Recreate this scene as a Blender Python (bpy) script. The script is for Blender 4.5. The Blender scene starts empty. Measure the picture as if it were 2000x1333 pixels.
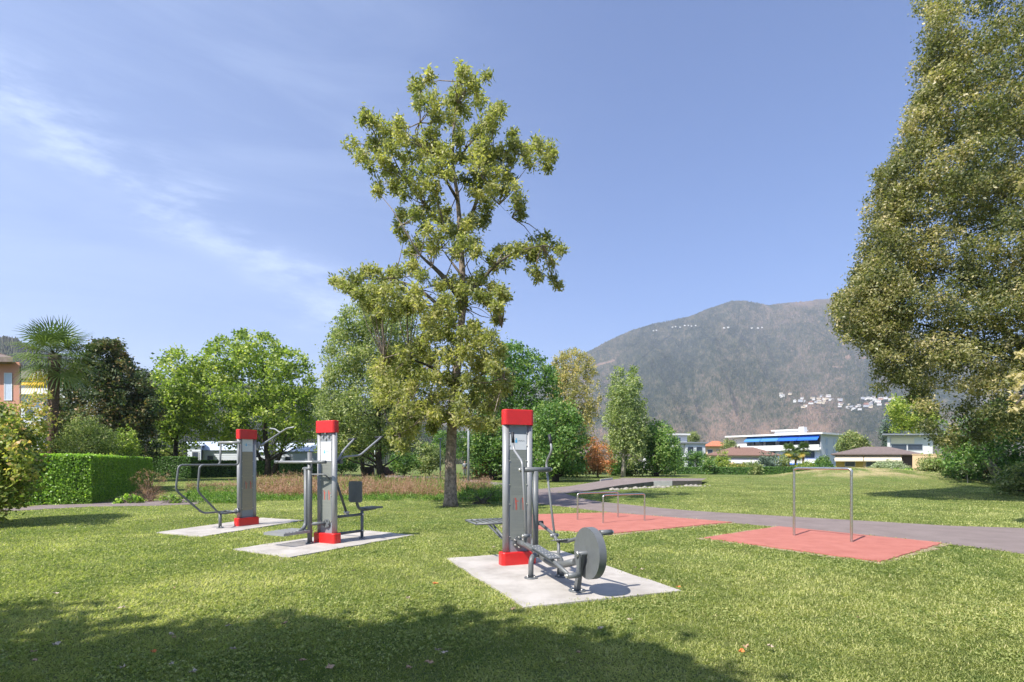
import bpy, math, random
import numpy as np
from mathutils import Vector

C = bpy.context.scene.collection
sc = bpy.context.scene
R = math.radians
rng = np.random.default_rng(7)
random.seed(7)

# ------------------------------------------------------------------ camera, sky, sun, exposure
FPX, EYE, HZ = 1055.6, 1.6, 903.0          # focal length in pixels of the 2000 px frame, eye height, horizon row
cam_d = bpy.data.cameras.new('camera'); cam = bpy.data.objects.new('camera', cam_d); C.objects.link(cam)
cam.location = (0, 0, EYE); cam.rotation_euler = (R(90), 0, 0)
cam_d.sensor_width = 36; cam_d.lens = 19.0; cam_d.shift_y = 0.1182
cam_d.clip_start = 0.05; cam_d.clip_end = 30000
sc.camera = cam

SUN_EL, SUN_AZ = R(50), math.atan2(-0.69, -0.72)      # azimuth of the sun, clockwise from +Y
world = bpy.data.worlds.new('World'); sc.world = world; world.use_nodes = True
wn, wl = world.node_tree.nodes, world.node_tree.links
bg = wn['Background']; bg.inputs['Strength'].default_value = 0.09
sky = wn.new('ShaderNodeTexSky'); sky.sky_type = 'NISHITA'; sky.sun_disc = False
sky.sun_elevation = SUN_EL; sky.sun_rotation = SUN_AZ % (2*math.pi)
sky.air_density = 1.0; sky.dust_density = 1.9; sky.ozone_density = 3.0; sky.altitude = 200
def wnode(t, **k):
    n = wn.new(t)
    for a, b in k.items(): setattr(n, a, b)
    return n
# cirrus: thin streaky cloud carried by the sky itself
geo = wnode('ShaderNodeTexCoord')
mp = wnode('ShaderNodeMapping'); mp.inputs['Rotation'].default_value = (0, R(-33), 0)
mp.inputs['Scale'].default_value = (1.0, 1.0, 6.5)
wl.new(geo.outputs['Generated'], mp.inputs['Vector'])
ns = wnode('ShaderNodeTexNoise'); ns.inputs['Scale'].default_value = 2.3; ns.inputs['Detail'].default_value = 9; ns.inputs['Roughness'].default_value = .6; ns.inputs['Distortion'].default_value = .5
wl.new(mp.outputs[0], ns.inputs['Vector'])
rp = wnode('ShaderNodeValToRGB'); rp.color_ramp.elements[0].position = .40; rp.color_ramp.elements[1].position = .82
wl.new(ns.outputs['Fac'], rp.inputs[0])
# where the sheet of cirrus lies: direction left of the view, and one brighter band
def dotnode(v):
    n = wnode('ShaderNodeVectorMath', operation='DOT_PRODUCT'); n.inputs[1].default_value = v
    wl.new(geo.outputs['Generated'], n.inputs[0]); return n.outputs['Value']
def mth(op, a, b=None, c=None, clamp=False):
    n = wnode('ShaderNodeMath', operation=op); n.use_clamp = clamp
    for i, x in enumerate((a, b, c)):
        if x is None: continue
        if isinstance(x, (int, float)): n.inputs[i].default_value = x
        else: wl.new(x, n.inputs[i])
    return n.outputs[0]
def mapr(x, a, b, c=0., d=1.):
    n = wnode('ShaderNodeMapRange'); n.interpolation_type = 'SMOOTHSTEP'
    wl.new(x, n.inputs[0])
    for i, q in zip((1, 2, 3, 4), (a, b, c, d)): n.inputs[i].default_value = q
    return n.outputs[0]
def sdir(u, v): return Vector(((u-1000)/FPX, 1, (HZ-v)/FPX)).normalized()
side = mapr(dotnode((1, 0, 0)), .22, -.5)
sheet = mth('MULTIPLY', mth('MULTIPLY', rp.outputs[0], side), .22)
bn = sdir(20, 215).cross(sdir(700, 625)).normalized()
wob = mth('MULTIPLY', mth('SUBTRACT', ns.outputs['Fac'], .5), .22)
dist = mth('ABSOLUTE', mth('ADD', dotnode(bn), wob))
band = mth('MULTIPLY', mapr(dist, .085, .0), mapr(dotnode(sdir(260, 380)), .78, .99))
ns2 = wnode('ShaderNodeTexNoise'); ns2.inputs['Scale'].default_value = 9; ns2.inputs['Detail'].default_value = 8; ns2.inputs['Roughness'].default_value = .65
mp2 = wnode('ShaderNodeMapping'); mp2.inputs['Rotation'].default_value = (0, R(-33), 0); mp2.inputs['Scale'].default_value = (1, 1, 3.5)
wl.new(geo.outputs['Generated'], mp2.inputs['Vector']); wl.new(mp2.outputs[0], ns2.inputs['Vector'])
band = mth('MULTIPLY', band, mapr(ns2.outputs['Fac'], .36, .72, .05, 1.0))
cloud = mth('ADD', mth('ADD', sheet, mth('MULTIPLY', side, .10)), mth('MULTIPLY', band, .52), clamp=True)
cm = wnode('ShaderNodeMix', data_type='RGBA')
wl.new(cloud, cm.inputs[0]); wl.new(sky.outputs[0], cm.inputs[6]); cm.inputs[7].default_value = (7.4, 7.2, 7.0, 1)
hs = wnode('ShaderNodeMix', data_type='RGBA'); hs.blend_type = 'MULTIPLY'; hs.inputs[0].default_value = 1
wl.new(cm.outputs[2], hs.inputs[6]); hs.inputs[7].default_value = (.70, .855, 1.13, 1)
wl.new(hs.outputs[2], bg.inputs['Color'])

sun_d = bpy.data.lights.new('sun', 'SUN'); sun = bpy.data.objects.new('sun', sun_d); C.objects.link(sun)
sun_d.energy = 4.6; sun_d.angle = R(.55); sun_d.color = (1, .945, .86)
LD = Vector((.69*math.cos(SUN_EL), .72*math.cos(SUN_EL), -math.sin(SUN_EL))).normalized()
sun.rotation_euler = LD.to_track_quat('-Z', 'Y').to_euler(); sun.location = (-20, -20, 40)
sc.view_settings.view_transform = 'Standard'; sc.view_settings.look = 'None'
sc.view_settings.exposure = 1.0; sc.view_settings.gamma = 1
sc.cycles.max_bounces = 8; sc.cycles.volume_bounces = 1; sc.cycles.transparent_max_bounces = 4
sc.cycles.diffuse_bounces = 3; sc.cycles.glossy_bounces = 3; sc.cycles.transmission_bounces = 4
sc.cycles.sample_clamp_indirect = 6

# ------------------------------------------------------------------ measuring helpers
def G(u, v, z=0.0):
    """ground (height z) point seen at a photo pixel"""
    d = (EYE-z)*FPX/(v-HZ); return Vector(((u-1000)/FPX*d, d, z))
def W(u, v, d): return Vector(((u-1000)/FPX*d, d, EYE+(HZ-v)/FPX*d))

# ------------------------------------------------------------------ materials
MATS = {}
def mat(name, col, rough=.7, metal=0., var=.12, scale=6., bump=0., bscale=60., col2=None, spec=.5, coat=0., detail=6, lo=.35, hi=.65):
    if name in MATS: return MATS[name]
    m = bpy.data.materials.new(name); m.use_nodes = True; n, l = m.node_tree.nodes, m.node_tree.links
    p = n['Principled BSDF']; p.inputs['Roughness'].default_value = rough; p.inputs['Metallic'].default_value = metal
    p.inputs['Specular IOR Level'].default_value = spec; p.inputs['Coat Weight'].default_value = coat
    tc = n.new('ShaderNodeTexCoord')
    t = n.new('ShaderNodeTexNoise'); t.inputs['Scale'].default_value = scale; t.inputs['Detail'].default_value = detail; t.inputs['Roughness'].default_value = .65
    l.new(tc.outputs['Object'], t.inputs['Vector'])
    r = n.new('ShaderNodeValToRGB'); r.color_ramp.elements[0].position = lo; r.color_ramp.elements[1].position = hi
    c2 = col2 if col2 else tuple(min(1, c*(1+var)) for c in col)
    c1 = col if col2 else tuple(c*(1-var) for c in col)
    r.color_ramp.elements[0].color = (*c1, 1); r.color_ramp.elements[1].color = (*c2, 1)
    l.new(t.outputs['Fac'], r.inputs[0]); l.new(r.outputs[0], p.inputs['Base Color'])
    if bump:
        b = n.new('ShaderNodeBump'); b.inputs['Strength'].default_value = bump; b.inputs['Distance'].default_value = .02
        t2 = n.new('ShaderNodeTexNoise'); t2.inputs['Scale'].default_value = bscale; t2.inputs['Detail'].default_value = 5
        l.new(tc.outputs['Object'], t2.inputs['Vector']); l.new(t2.outputs['Fac'], b.inputs['Height']); l.new(b.outputs[0], p.inputs['Normal'])
    MATS[name] = m; return m

def tintmat(name, cols, transl=.35, rough=.55, spec=.35, gain=1.8):
    """foliage: colour by the leaf's own tint value, with light passing through"""
    m = bpy.data.materials.new(name); m.use_nodes = True; n, l = m.node_tree.nodes, m.node_tree.links
    p = n['Principled BSDF']; p.inputs['Roughness'].default_value = rough; p.inputs['Specular IOR Level'].default_value = spec
    a = n.new('ShaderNodeAttribute'); a.attribute_name = 'tint'
    r = n.new('ShaderNodeValToRGB'); e = r.color_ramp.elements
    while len(e) < len(cols): e.new(.5)
    for i, c in enumerate(cols): e[i].position = i/(len(cols)-1); e[i].color = (*[min(.85, x*gain) for x in c], 1)
    l.new(a.outputs['Fac'], r.inputs[0]); l.new(r.outputs[0], p.inputs['Base Color'])
    if transl > 0:
        t = n.new('ShaderNodeBsdfTranslucent'); mx = n.new('ShaderNodeMixShader'); mx.inputs[0].default_value = transl
        g = n.new('ShaderNodeMix'); g.data_type = 'RGBA'; g.blend_type = 'MULTIPLY'; g.inputs[0].default_value = 1; g.inputs[7].default_value = (1.5, 1.7, .7, 1)
        l.new(r.outputs[0], g.inputs[6]); l.new(g.outputs[2], t.inputs['Color'])
        l.new(p.outputs[0], mx.inputs[1]); l.new(t.outputs[0], mx.inputs[2]); l.new(mx.outputs[0], n['Material Output'].inputs['Surface'])
    return m

M_metal = mat('grey_painted_steel', (.122, .130, .134), .42, var=.08, scale=14, spec=.5, bump=.05, bscale=300)
M_metal_l = mat('light_grey_aluminium', (.285, .288, .292), .42, metal=.2, var=.05, scale=9)
M_red = mat('red_gloss_plastic', (.58, .016, .015), .38, var=.08, scale=5, coat=.2)
M_black = mat('black_rubber', (.018, .019, .024), .6)
M_bolt = mat('zinc_bolt', (.62, .6, .56), .35, metal=.8)
M_panel = mat('printed_panel_grey', (.21, .22, .20), .35, var=.04, scale=3)
M_plate = mat('panel_backing', (.22, .235, .26), .4, var=.04)
M_white = mat('white_board', (.62, .63, .64), .35, var=.02)
M_logo = mat('sky_blue_print', (.10, .42, .66), .5)
M_ink = mat('dark_grey_print', (.14, .15, .16), .5)
M_inkred = mat('red_print', (.55, .06, .04), .5)
M_steel = mat('stainless_steel', (.56, .53, .50), .27, metal=.95, var=.06, scale=20)
M_conc = mat('pad_concrete', (.31, .284, .252), .9, col2=(.455, .422, .385), scale=2.2, bump=.25, bscale=90, detail=12, lo=.3, hi=.62)
M_wallc = mat('wall_concrete', (.45, .44, .42), .9, var=.1, scale=3)
M_rubber = mat('red_rubber_surface', (.365, .118, .088), .9, col2=(.465, .170, .132), scale=2.5, bump=.5, bscale=220, detail=14, lo=.3, hi=.7)
M_asph = mat('path_asphalt', (.170, .134, .124), .92, col2=(.240, .193, .180), scale=1.6, bump=.5, bscale=160, detail=14, lo=.3, hi=.7)
M_bark = mat('oak_bark', (.115, .090, .070), .95, col2=(.32, .255, .20), scale=9, bump=1.0, bscale=26, detail=9, lo=.38, hi=.62)
M_bark2 = mat('grey_bark', (.06, .05, .04), .95, col2=(.15, .125, .10), scale=5, bump=.8, bscale=20)
M_barkp = mat('pale_bark', (.28, .25, .21), .95, col2=(.42, .38, .32), scale=4, bump=.6, bscale=20)
M_barkd = mat('dark_bark', (.022, .018, .015), .95, col2=(.07, .055, .045), scale=6, bump=.8, bscale=20)

# ------------------------------------------------------------------ object helpers
ORG = {}
def tag(o, label=None, cat=None, group=None, kind=None):
    if label: o['label'] = label
    if cat: o['category'] = cat
    if group: o['group'] = group
    if kind: o['kind'] = kind
    return o
def thing(name, loc, label, cat, group=None):
    o = bpy.data.objects.new(name, None); C.objects.link(o); o.location = loc; o.empty_display_size = .3
    ORG[o.name] = Vector(loc); return tag(o, label, cat, group)

class MB:
    def __init__(s): s.v = []; s.f = []; s.sm = []; s.mi = []; s.m = 0
    def add(s, vs, fs, smooth=False):
        b = len(s.v); s.v += [tuple(x) for x in vs]
        for f in fs: s.f.append([i+b for i in f]); s.sm.append(smooth); s.mi.append(s.m)
        return s
    def hexa(s, p):      # 8 points: bottom ring 0-3, top ring 4-7
        return s.add(p, [(3, 2, 1, 0), (4, 5, 6, 7), (0, 1, 5, 4), (1, 2, 6, 5), (2, 3, 7, 6), (3, 0, 4, 7)])
    def box(s, x0, x1, y0, y1, z0, z1, fr=None):
        P = [(x0, y0, z0), (x1, y0, z0), (x1, y1, z0), (x0, y1, z0), (x0, y0, z1), (x1, y0, z1), (x1, y1, z1), (x0, y1, z1)]
        if fr: P = [fr.p(*q) for q in P]
        return s.hexa(P)
    def tube(s, pts, r, n=12, cap=True):
        pts = [Vector(p) for p in pts]; k = len(pts); rs = r if isinstance(r, (list, tuple)) else [r]*k
        T = [(pts[min(i+1, k-1)]-pts[max(i-1, 0)]).normalized() for i in range(k)]
        a = Vector((0, 0, 1)) if abs(T[0].z) < .9 else Vector((1, 0, 0))
        nn = (a - T[0]*a.dot(T[0])).normalized(); vs = []
        for i in range(k):
            nn = (nn - T[i]*nn.dot(T[i])).normalized(); bb = T[i].cross(nn)
            for j in range(n):
                an = 2*math.pi*j/n; vs.append(pts[i] + (nn*math.cos(an)+bb*math.sin(an))*rs[i])
        fs = [(i*n+j, i*n+(j+1) % n, (i+1)*n+(j+1) % n, (i+1)*n+j) for i in range(k-1) for j in range(n)]
        s.add(vs, fs, True)
        if cap:
            b = len(s.v)-len(vs)
            s.f.append([b+j for j in range(n)][::-1]); s.sm.append(False); s.mi.append(s.m)
            s.f.append([b+(k-1)*n+j for j in range(n)]); s.sm.append(False); s.mi.append(s.m)
        return s
    def prism(s, poly, z0, z1, fr=None, ch=0.):
        """poly of (a,b) extruded z0..z1, small chamfer ch at the top"""
        n = len(poly); cx = sum(p[0] for p in poly)/n; cy = sum(p[1] for p in poly)/n
        rings = [(poly, z0), (poly, z1-ch)]
        if ch: rings.append(([(cx+(p[0]-cx)*(1-ch/max(.01, math.hypot(p[0]-cx, p[1]-cy))), cy+(p[1]-cy)*(1-ch/max(.01, math.hypot(p[0]-cx, p[1]-cy)))) for p in poly], z1))
        vs = [(p[0], p[1], z) for pl, z in rings for p in pl]
        if fr: vs = [fr.p(*q) for q in vs]
        m = len(rings)
        fs = [(i*n+j, i*n+(j+1) % n, (i+1)*n+(j+1) % n, (i+1)*n+j) for i in range(m-1) for j in range(n)]
        fs += [tuple(range(n))[::-1], tuple((m-1)*n+j for j in range(n))]
        return s.add(vs, fs)
    def disc(s, c, axis, r, t, n=20):
        c = Vector(c); axis = Vector(axis).normalized()
        return s.tube([c-axis*t/2, c+axis*t/2], r, n)
    def build(s, name, m, parent=None):
        org = ORG[parent.name] if parent else Vector((0, 0, 0))
        me = bpy.data.meshes.new(name); me.from_pydata([(a-org.x, b-org.y, c-org.z) for a, b, c in s.v], [], s.f)
        me.polygons.foreach_set('use_smooth', s.sm)
        for q in (m if isinstance(m, (list, tuple)) else [m]): me.materials.append(q)
        me.polygons.foreach_set('material_index', s.mi); me.update()
        o = bpy.data.objects.new(name, me); C.objects.link(o)
        if parent: o.parent = parent; ORG[o.name] = org
        return o
def fillet(pts, r=.06, k=5):
    """round the corners of a polyline"""
    pts = [Vector(p) for p in pts]; out = [pts[0]]
    for i in range(1, len(pts)-1):
        a, b, c = pts[i-1], pts[i], pts[i+1]
        ra = min(r, (a-b).length*.45); rc = min(r, (c-b).length*.45)
        p, q = b+(a-b).normalized()*ra, b+(c-b).normalized()*rc
        for j in range(k+1):
            t = j/k; out.append(p*(1-t)**2 + b*2*t*(1-t) + q*t*t)
    out.append(pts[-1]); return out

def npmesh(name, V, k, tint, m, parent=None, smooth=False):
    """many small polygons of k corners each, with a tint value per polygon"""
    org = ORG[parent.name] if parent else Vector((0, 0, 0))
    V = V.reshape(-1, 3) - np.array(org); n = len(V); nf = n//k
    me = bpy.data.meshes.new(name); me.vertices.add(n); me.vertices.foreach_set('co', V.astype(np.float32).ravel())
    me.loops.add(n); me.loops.foreach_set('vertex_index', np.arange(n, dtype=np.int32))
    me.polygons.add(nf); me.polygons.foreach_set('loop_start', np.arange(0, n, k, dtype=np.int32))
    me.update(calc_edges=True)
    a = me.attributes.new('tint', 'FLOAT', 'POINT'); a.data.foreach_set('value', np.repeat(np.clip(tint, 0, 1), k).astype(np.float32))
    me.materials.append(m)
    o = bpy.data.objects.new(name, me); C.objects.link(o)
    if parent: o.parent = parent
    return o
def unit(a): return a/np.maximum(np.linalg.norm(a, axis=-1, keepdims=True), 1e-9)
def vn2(x, y, seed=0):
    """smooth 2-d value noise, 0..1"""
    x = np.asarray(x, float); y = np.asarray(y, float)
    xi = np.floor(x).astype(np.int64); yi = np.floor(y).astype(np.int64); fx = x-xi; fy = y-yi
    fx = fx*fx*(3-2*fx); fy = fy*fy*(3-2*fy)
    def h(a, b):
        q = (a*374761393 + b*668265263 + seed*974634777) & 0xffffffff
        q = ((q ^ (q >> 13))*1274126177) & 0xffffffff
        return ((q ^ (q >> 16)) & 0xffff)/65535.
    return (h(xi, yi)*(1-fx)+h(xi+1, yi)*fx)*(1-fy) + (h(xi, yi+1)*(1-fx)+h(xi+1, yi+1)*fx)*fy
def fbm(x, y, seed=0, oct=4):
    s = 0; a = .5; t = 0
    for i in range(oct): s = s+a*vn2(x*2**i, y*2**i, seed+i*17); t += a; a *= .5
    return s/t

def leaves(cen, nper, sig, L, Wd, star=0., up=.5, rg=rng, tintc=None, tv=.18, squash=.8, bright=None):
    """leaf quads in clusters round each centre -> verts (n,4,3), tint (n,)"""
    n = len(cen)*nper
    off = rg.normal(size=(n, 3))*np.array([1, 1, squash])*sig
    c = np.repeat(cen, nper, 0)+off
    nrm = unit(rg.normal(size=(n, 3))+np.array([0, 0, up]))
    l = rg.normal(size=(n, 3))
    if star > 0: l = l*(1-star)+unit(off)*star*2
    l = unit(l-nrm*np.sum(l*nrm, 1, keepdims=True)); w = np.cross(nrm, l)
    s = rg.uniform(.65, 1.25, (n, 1)); l = l*L*s*.5; w = w*Wd*s*.5
    V = np.stack([c-l, c+w+nrm*Wd*.12, c+l-nrm*L*.12, c-w+nrm*Wd*.12], 1)
    if tintc is None: tintc = rg.uniform(.25, .75, len(cen))
    return V, np.repeat(tintc, nper)+rg.normal(0, tv, n)

def inpoly(P, poly):
    x, y = P[:, 0], P[:, 1]; c = np.zeros(len(P), bool); n = len(poly)
    for i in range(n):
        x1, y1 = poly[i]; x2, y2 = poly[(i+1) % n]
        if y1 == y2: continue
        c ^= ((y1 > y) != (y2 > y)) & (x < (x2-x1)*(y-y1)/(y2-y1)+x1)
    return c
def polydist(P, poly):
    d = np.full(len(P), 1e9); n = len(poly)
    for i in range(n):
        a = np.array(poly[i], float); b = np.array(poly[(i+1) % n], float); ab = b-a
        t = np.clip(((P-a)@ab)/max(ab@ab, 1e-9), 0, 1); d = np.minimum(d, np.linalg.norm(P-(a+t[:, None]*ab), axis=1))
    return d
def boughs(poly, d, nb, rb, thick, rg):
    """bough centres filling a rounded volume whose outline at distance d is poly (photo pixels); rb metres"""
    poly = [tuple(p) for p in poly]; pa = np.array(poly, float); lo, hi = pa.min(0), pa.max(0); rp = rb*FPX/d
    out = []
    while len(out) < nb:
        P = rg.uniform(lo, hi, (nb*6, 2)); P = P[inpoly(P, poly)]; D = polydist(P, poly)
        k = D > rp*.75*rg.uniform(.7, 1.2, len(D)); P, D = P[k], D[k]
        T = np.sqrt(np.clip(D/max(1., D.max() if len(D) else 1), 0.05, 1))*thick
        for (u, v), t in zip(P, T):
            # prefer the rind of the volume: it is what is seen and what shades the inside
            s = rg.uniform(-1, 1); s = np.sign(s)*abs(s)**.6
            w = W(u, v, d); out.append((w.x, w.y+s*t, w.z))
            if len(out) >= nb: break
    return np.array(out)
def sprays(poly, d, n, thick, rg):
    """small boughs standing out past the rounded body, mostly at the top and sides"""
    pa = np.array(poly, float); n0 = len(pa); out = []; cv = pa[:, 1].mean()
    while len(out) < n:
        i = rg.integers(n0); a, b = pa[i], pa[(i+1) % n0]; q = a+(b-a)*rg.random()
        if q[1] > cv+.25*(pa[:, 1].max()-cv) and rg.random() < .8: continue
        c = pa.mean(0); q = q+(q-c)/max(1, np.linalg.norm(q-c))*rg.uniform(-.35, .22)*FPX/d
        w = W(q[0], q[1], d+rg.normal()*thick*.3); out.append(tuple(w))
    return np.array(out)
def clusters(B, rb, per, rg, squash=.8):
    if isinstance(rb, np.ndarray): return np.concatenate([clusters(B[i:i+1], float(rb[i]), max(3, int(per*min(1, rb[i]/rb.max())**1.3)), rg, squash) for i in range(len(B))])
    n = len(B)*per; dr = unit(rg.normal(size=(n, 3))+np.array([0, 0, .25])); r = rg.uniform(.35, 1.0, (n, 1))**.5
    rr = np.repeat(rg.uniform(.7, 1.2, (len(B), 1)), per, 0)*rb
    return np.repeat(B, per, 0)+dr*r*rr*np.array([1, 1, squash])

def tree(name, label, cat, base, B, rb, per, nper, sig, L, Wd, lm, bark, r0=.3, star=0., group=None, lean=(0, 0), seed=1, nbr=26, up=.5,
         trunk_top=None, twigs=True, extra_trunks=(), vgrad=0., tb=0., squash=.8, parts=('trunk', 'crown')):
    rg = np.random.default_rng(seed); base = Vector(base); t = thing(name, base, label, cat, group)
    zmax = B[:, 2].max(); zc = B[:, 2].min()
    top = Vector((base.x+lean[0], base.y+lean[1], trunk_top if trunk_top else base.z+(zmax-base.z)*.86))
    if trunk_top is None: top.x = top.x*.5+B[:, 0].mean()*.5; top.y = top.y*.5+B[:, 1].mean()*.5
    mb = MB(); N = 9; ax = []
    for i in range(N):
        s = i/(N-1); p = base.lerp(top, s); k = .35*r0*math.sin(s*9+seed)*(s > 0)
        ax.append((p+Vector((k, k*.6, 0)), r0*((1-s)**.8*.9+.08)*(1.35 if i == 0 else 1)))
    mb.tube([a for a, _ in ax], [r for _, r in ax], 10)
    for (dx, dy, tx, ty, tz, rr) in extra_trunks:
        mb.tube([(base.x+dx, base.y+dy, base.z-.05), (base.x+dx+tx*.5+rr*.4, base.y+dy+ty*.5, base.z+tz*.5), (base.x+dx+tx, base.y+dy+ty, base.z+tz)], [rr, rr*.8, rr*.4], 8)
    idx = rg.permutation(len(B))[:nbr]
    for i in idx:
        b = Vector(B[i]); h = math.hypot(b.x-base.x, b.y-base.y); zs = max(base.z+(zc-base.z)*.6, b.z-h*.75)
        s = min(.97, max(.05, (zs-base.z)/(top.z-base.z))); p = base.lerp(top, s); rr = max(.02, r0*(1-s)*.38)
        mid = p.lerp(b, .5)+Vector((rg.normal()*.08*h, rg.normal()*.08*h, -.05*h))
        mb.tube([p, p.lerp(mid, .5), mid, b], [rr, rr*.75, rr*.5, rr*.15], 6, cap=False)
    mb.build(parts[0], bark, t)
    cc = clusters(B, rb, per, rg, squash); reps = [max(3, int(per*min(1, r/rb.max())**1.3)) for r in rb] if isinstance(rb, np.ndarray) else per
    tc = np.repeat(rg.uniform(.24, .72, len(B)), reps)+rg.normal(0, .08, len(cc))+tb
    if vgrad: tc = tc+vgrad*((cc[:, 2]-zc)/(zmax-zc)-.5)
    V, T = leaves(cc, nper, sig, L, Wd, star, up, rg, tc)
    npmesh(parts[1], V, 4, T, lm, t)
    return t

# ------------------------------------------------------------------ structure: ground
MOUND = G(1640, 962).xy; MC = Vector((27.0, 44.5))
def gh(x, y):
    """height of the lawn: flat, one low grassy mound and a faint rise towards the back left"""
    e = 1.0*np.exp(-(((x-MC.x)/6.2)**2+((y-MC.y)/5.0)**2)) + .5*np.exp(-(((x-MC.x-7)/6)**2+((y-MC.y+1)/4.5)**2))
    return e + .012*(fbm(x*.4, y*.4, 3)-.5)

def lawn_material():
    m = bpy.data.materials.new('mown_grass_ground'); m.use_nodes = True; n, l = m.node_tree.nodes, m.node_tree.links
    p = n['Principled BSDF']; p.inputs['Roughness'].default_value = .95; p.inputs['Specular IOR Level'].default_value = .15
    tc = n.new('ShaderNodeTexCoord')
    def noise(s, det, ro=.6):
        t = n.new('ShaderNodeTexNoise'); t.inputs['Scale'].default_value = s; t.inputs['Detail'].default_value = det; t.inputs['Roughness'].default_value = ro
        l.new(tc.outputs['Object'], t.inputs['Vector']); return t.outputs['Fac']
    def ramp(x, cols):
        r = n.new('ShaderNodeValToRGB'); e = r.color_ramp.elements
        while len(e) < len(cols): e.new(.5)
        for i, (q, c) in enumerate(cols): e[i].position = q; e[i].color = (*c, 1)
        l.new(x, r.inputs[0]); return r.outputs[0]
    fine = ramp(noise(22, 10, .75), [(.3, (.048, .070, .018)), (.45, (.104, .135, .038)), (.56, (.165, .192, .060)), (.72, (.27, .27, .12))])
    mid = ramp(noise(1.3, 6), [(.33, (.78, .92, .72)), (.5, (1, 1, 1)), (.7, (1.22, 1.08, 1.15))])
    big = ramp(noise(.16, 5), [(.35, (.86, .97, .84)), (.65, (1.14, 1.04, 1.1))])
    m1 = n.new('ShaderNodeMix'); m1.data_type = 'RGBA'; m1.blend_type = 'MULTIPLY'; m1.inputs[0].default_value = 1
    m2 = n.new('ShaderNodeMix'); m2.data_type = 'RGBA'; m2.blend_type = 'MULTIPLY'; m2.inputs[0].default_value = 1
    l.new(fine, m1.inputs[6]); l.new(mid, m1.inputs[7]); l.new(m1.outputs[2], m2.inputs[6]); l.new(big, m2.inputs[7])
    # worn, strawy earth: on the mound
    geo = n.new('ShaderNodeNewGeometry'); sx = n.new('ShaderNodeSeparateXYZ'); l.new(geo.outputs['Position'], sx.inputs[0])
    a = n.new('ShaderNodeMapRange'); l.new(sx.outputs['Z'], a.inputs[0]); a.inputs[1].default_value = .3; a.inputs[2].default_value = .8
    mu = n.new('ShaderNodeMath'); mu.operation = 'MULTIPLY'; l.new(a.outputs[0], mu.inputs[0])
    pn = n.new('ShaderNodeMapRange'); l.new(noise(.55, 6), pn.inputs[0]); pn.inputs[1].default_value = .42; pn.inputs[2].default_value = .6
    l.new(pn.outputs[0], mu.inputs[1])
    m3 = n.new('ShaderNodeMix'); m3.data_type = 'RGBA'; l.new(mu.outputs[0], m3.inputs[0]); l.new(m2.outputs[2], m3.inputs[6]); m3.inputs[7].default_value = (.40, .32, .18, 1)
    l.new(m3.outputs[2], p.inputs['Base Color'])
    b = n.new('ShaderNodeBump'); b.inputs['Strength'].default_value = .9; b.inputs['Distance'].default_value = .03
    l.new(noise(40, 8, .8), b.inputs['Height']); l.new(b.outputs[0], p.inputs['Normal'])
    return m
M_lawn = lawn_material()
def grid(name, xs, ys, zf, m, kind='structure', smooth=True):
    X, Y = np.meshgrid(xs, ys); Z = zf(X, Y); nx, ny = len(xs), len(ys)
    V = np.stack([X, Y, Z], -1).reshape(-1, 3)
    i = np.arange(nx*ny).reshape(ny, nx); F = np.stack([i[:-1, :-1], i[:-1, 1:], i[1:, 1:], i[1:, :-1]], -1).reshape(-1, 4)
    return rawmesh(name, V, F, m, kind, smooth)
def rawmesh(name, V, F, m, kind=None, smooth=True, tint=None):
    me = bpy.data.meshes.new(name); me.vertices.add(len(V)); me.vertices.foreach_set('co', V.astype(np.float32).ravel())
    me.loops.add(F.size); me.loops.foreach_set('vertex_index', F.astype(np.int32).ravel())
    me.polygons.add(len(F)); me.polygons.foreach_set('loop_start', np.arange(0, F.size, F.shape[1], dtype=np.int32))
    me.update(calc_edges=True); me.polygons.foreach_set('use_smooth', [smooth]*len(F)); me.materials.append(m)
    if tint is not None:
        a = me.attributes.new('tint', 'FLOAT', 'POINT'); a.data.foreach_set('value', np.clip(tint, 0, 1).astype(np.float32))
    o = bpy.data.objects.new(name, me); C.objects.link(o)
    if kind: o['kind'] = kind
    return o
lawn = grid('lawn', np.arange(-75, 95.1, .6), np.arange(-14, 105.1, .6), gh, M_lawn)
tag(lawn, 'wide mown park lawn with dry patches', kind='structure')
gm = MB(); gm.add([(-9000, -900, -.12), (9000, -900, -.12), (9000, 9000, -.12), (-9000, 9000, -.12)], [(0, 1, 2, 3)])
g = gm.build('ground', M_lawn); tag(g, 'flat valley floor beyond the park', kind='structure')

def sheet_obj(name, pts, z, th, m, label):
    mb = MB(); mb.prism([(p[0], p[1]) for p in pts], z-th, z); o = mb.build(name, m); return tag(o, label, kind='structure')
def gpts(px): return [G(u, v).xy for u, v in px]
def densify(pts, n=6, amp=.0, seed=0):
    out = []; rg = np.random.default_rng(seed); k = len(pts)
    for i in range(k):
        a, b = Vector(pts[i]), Vector(pts[(i+1) % k]); nr = Vector((-(b-a).y, (b-a).x)).normalized()
        for j in range(n): out.append(a.lerp(b, j/n)+nr*(rg.normal()*amp if j else 0))
    return out
PATH_U = [(2300, 1046), (2010, 1033), (1850, 1028), (1700, 1019), (1560, 1011), (1420, 1003), (1344, 998), (1287, 993), (1230, 987), (1173, 981), (1130, 973), (1103, 965)]
PATH_L = [(1051, 955.5), (985, 945), (930, 938), (860, 932), (740, 928)]
PATH_B = [(740, 932), (880, 938), (950, 953), (1000, 968), (1051, 985), (1106, 991), (1173, 1000), (1268, 1008), (1325, 1013), (1391, 1018), (1500, 1029), (1650, 1043), (1840, 1062), (2000, 1083), (2400, 1130)]
path_poly = gpts(PATH_U+PATH_L+PATH_B)
sheet_obj('asphalt_path', path_poly, .012, .05, M_asph, 'purple grey asphalt path curving across the park')
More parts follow.
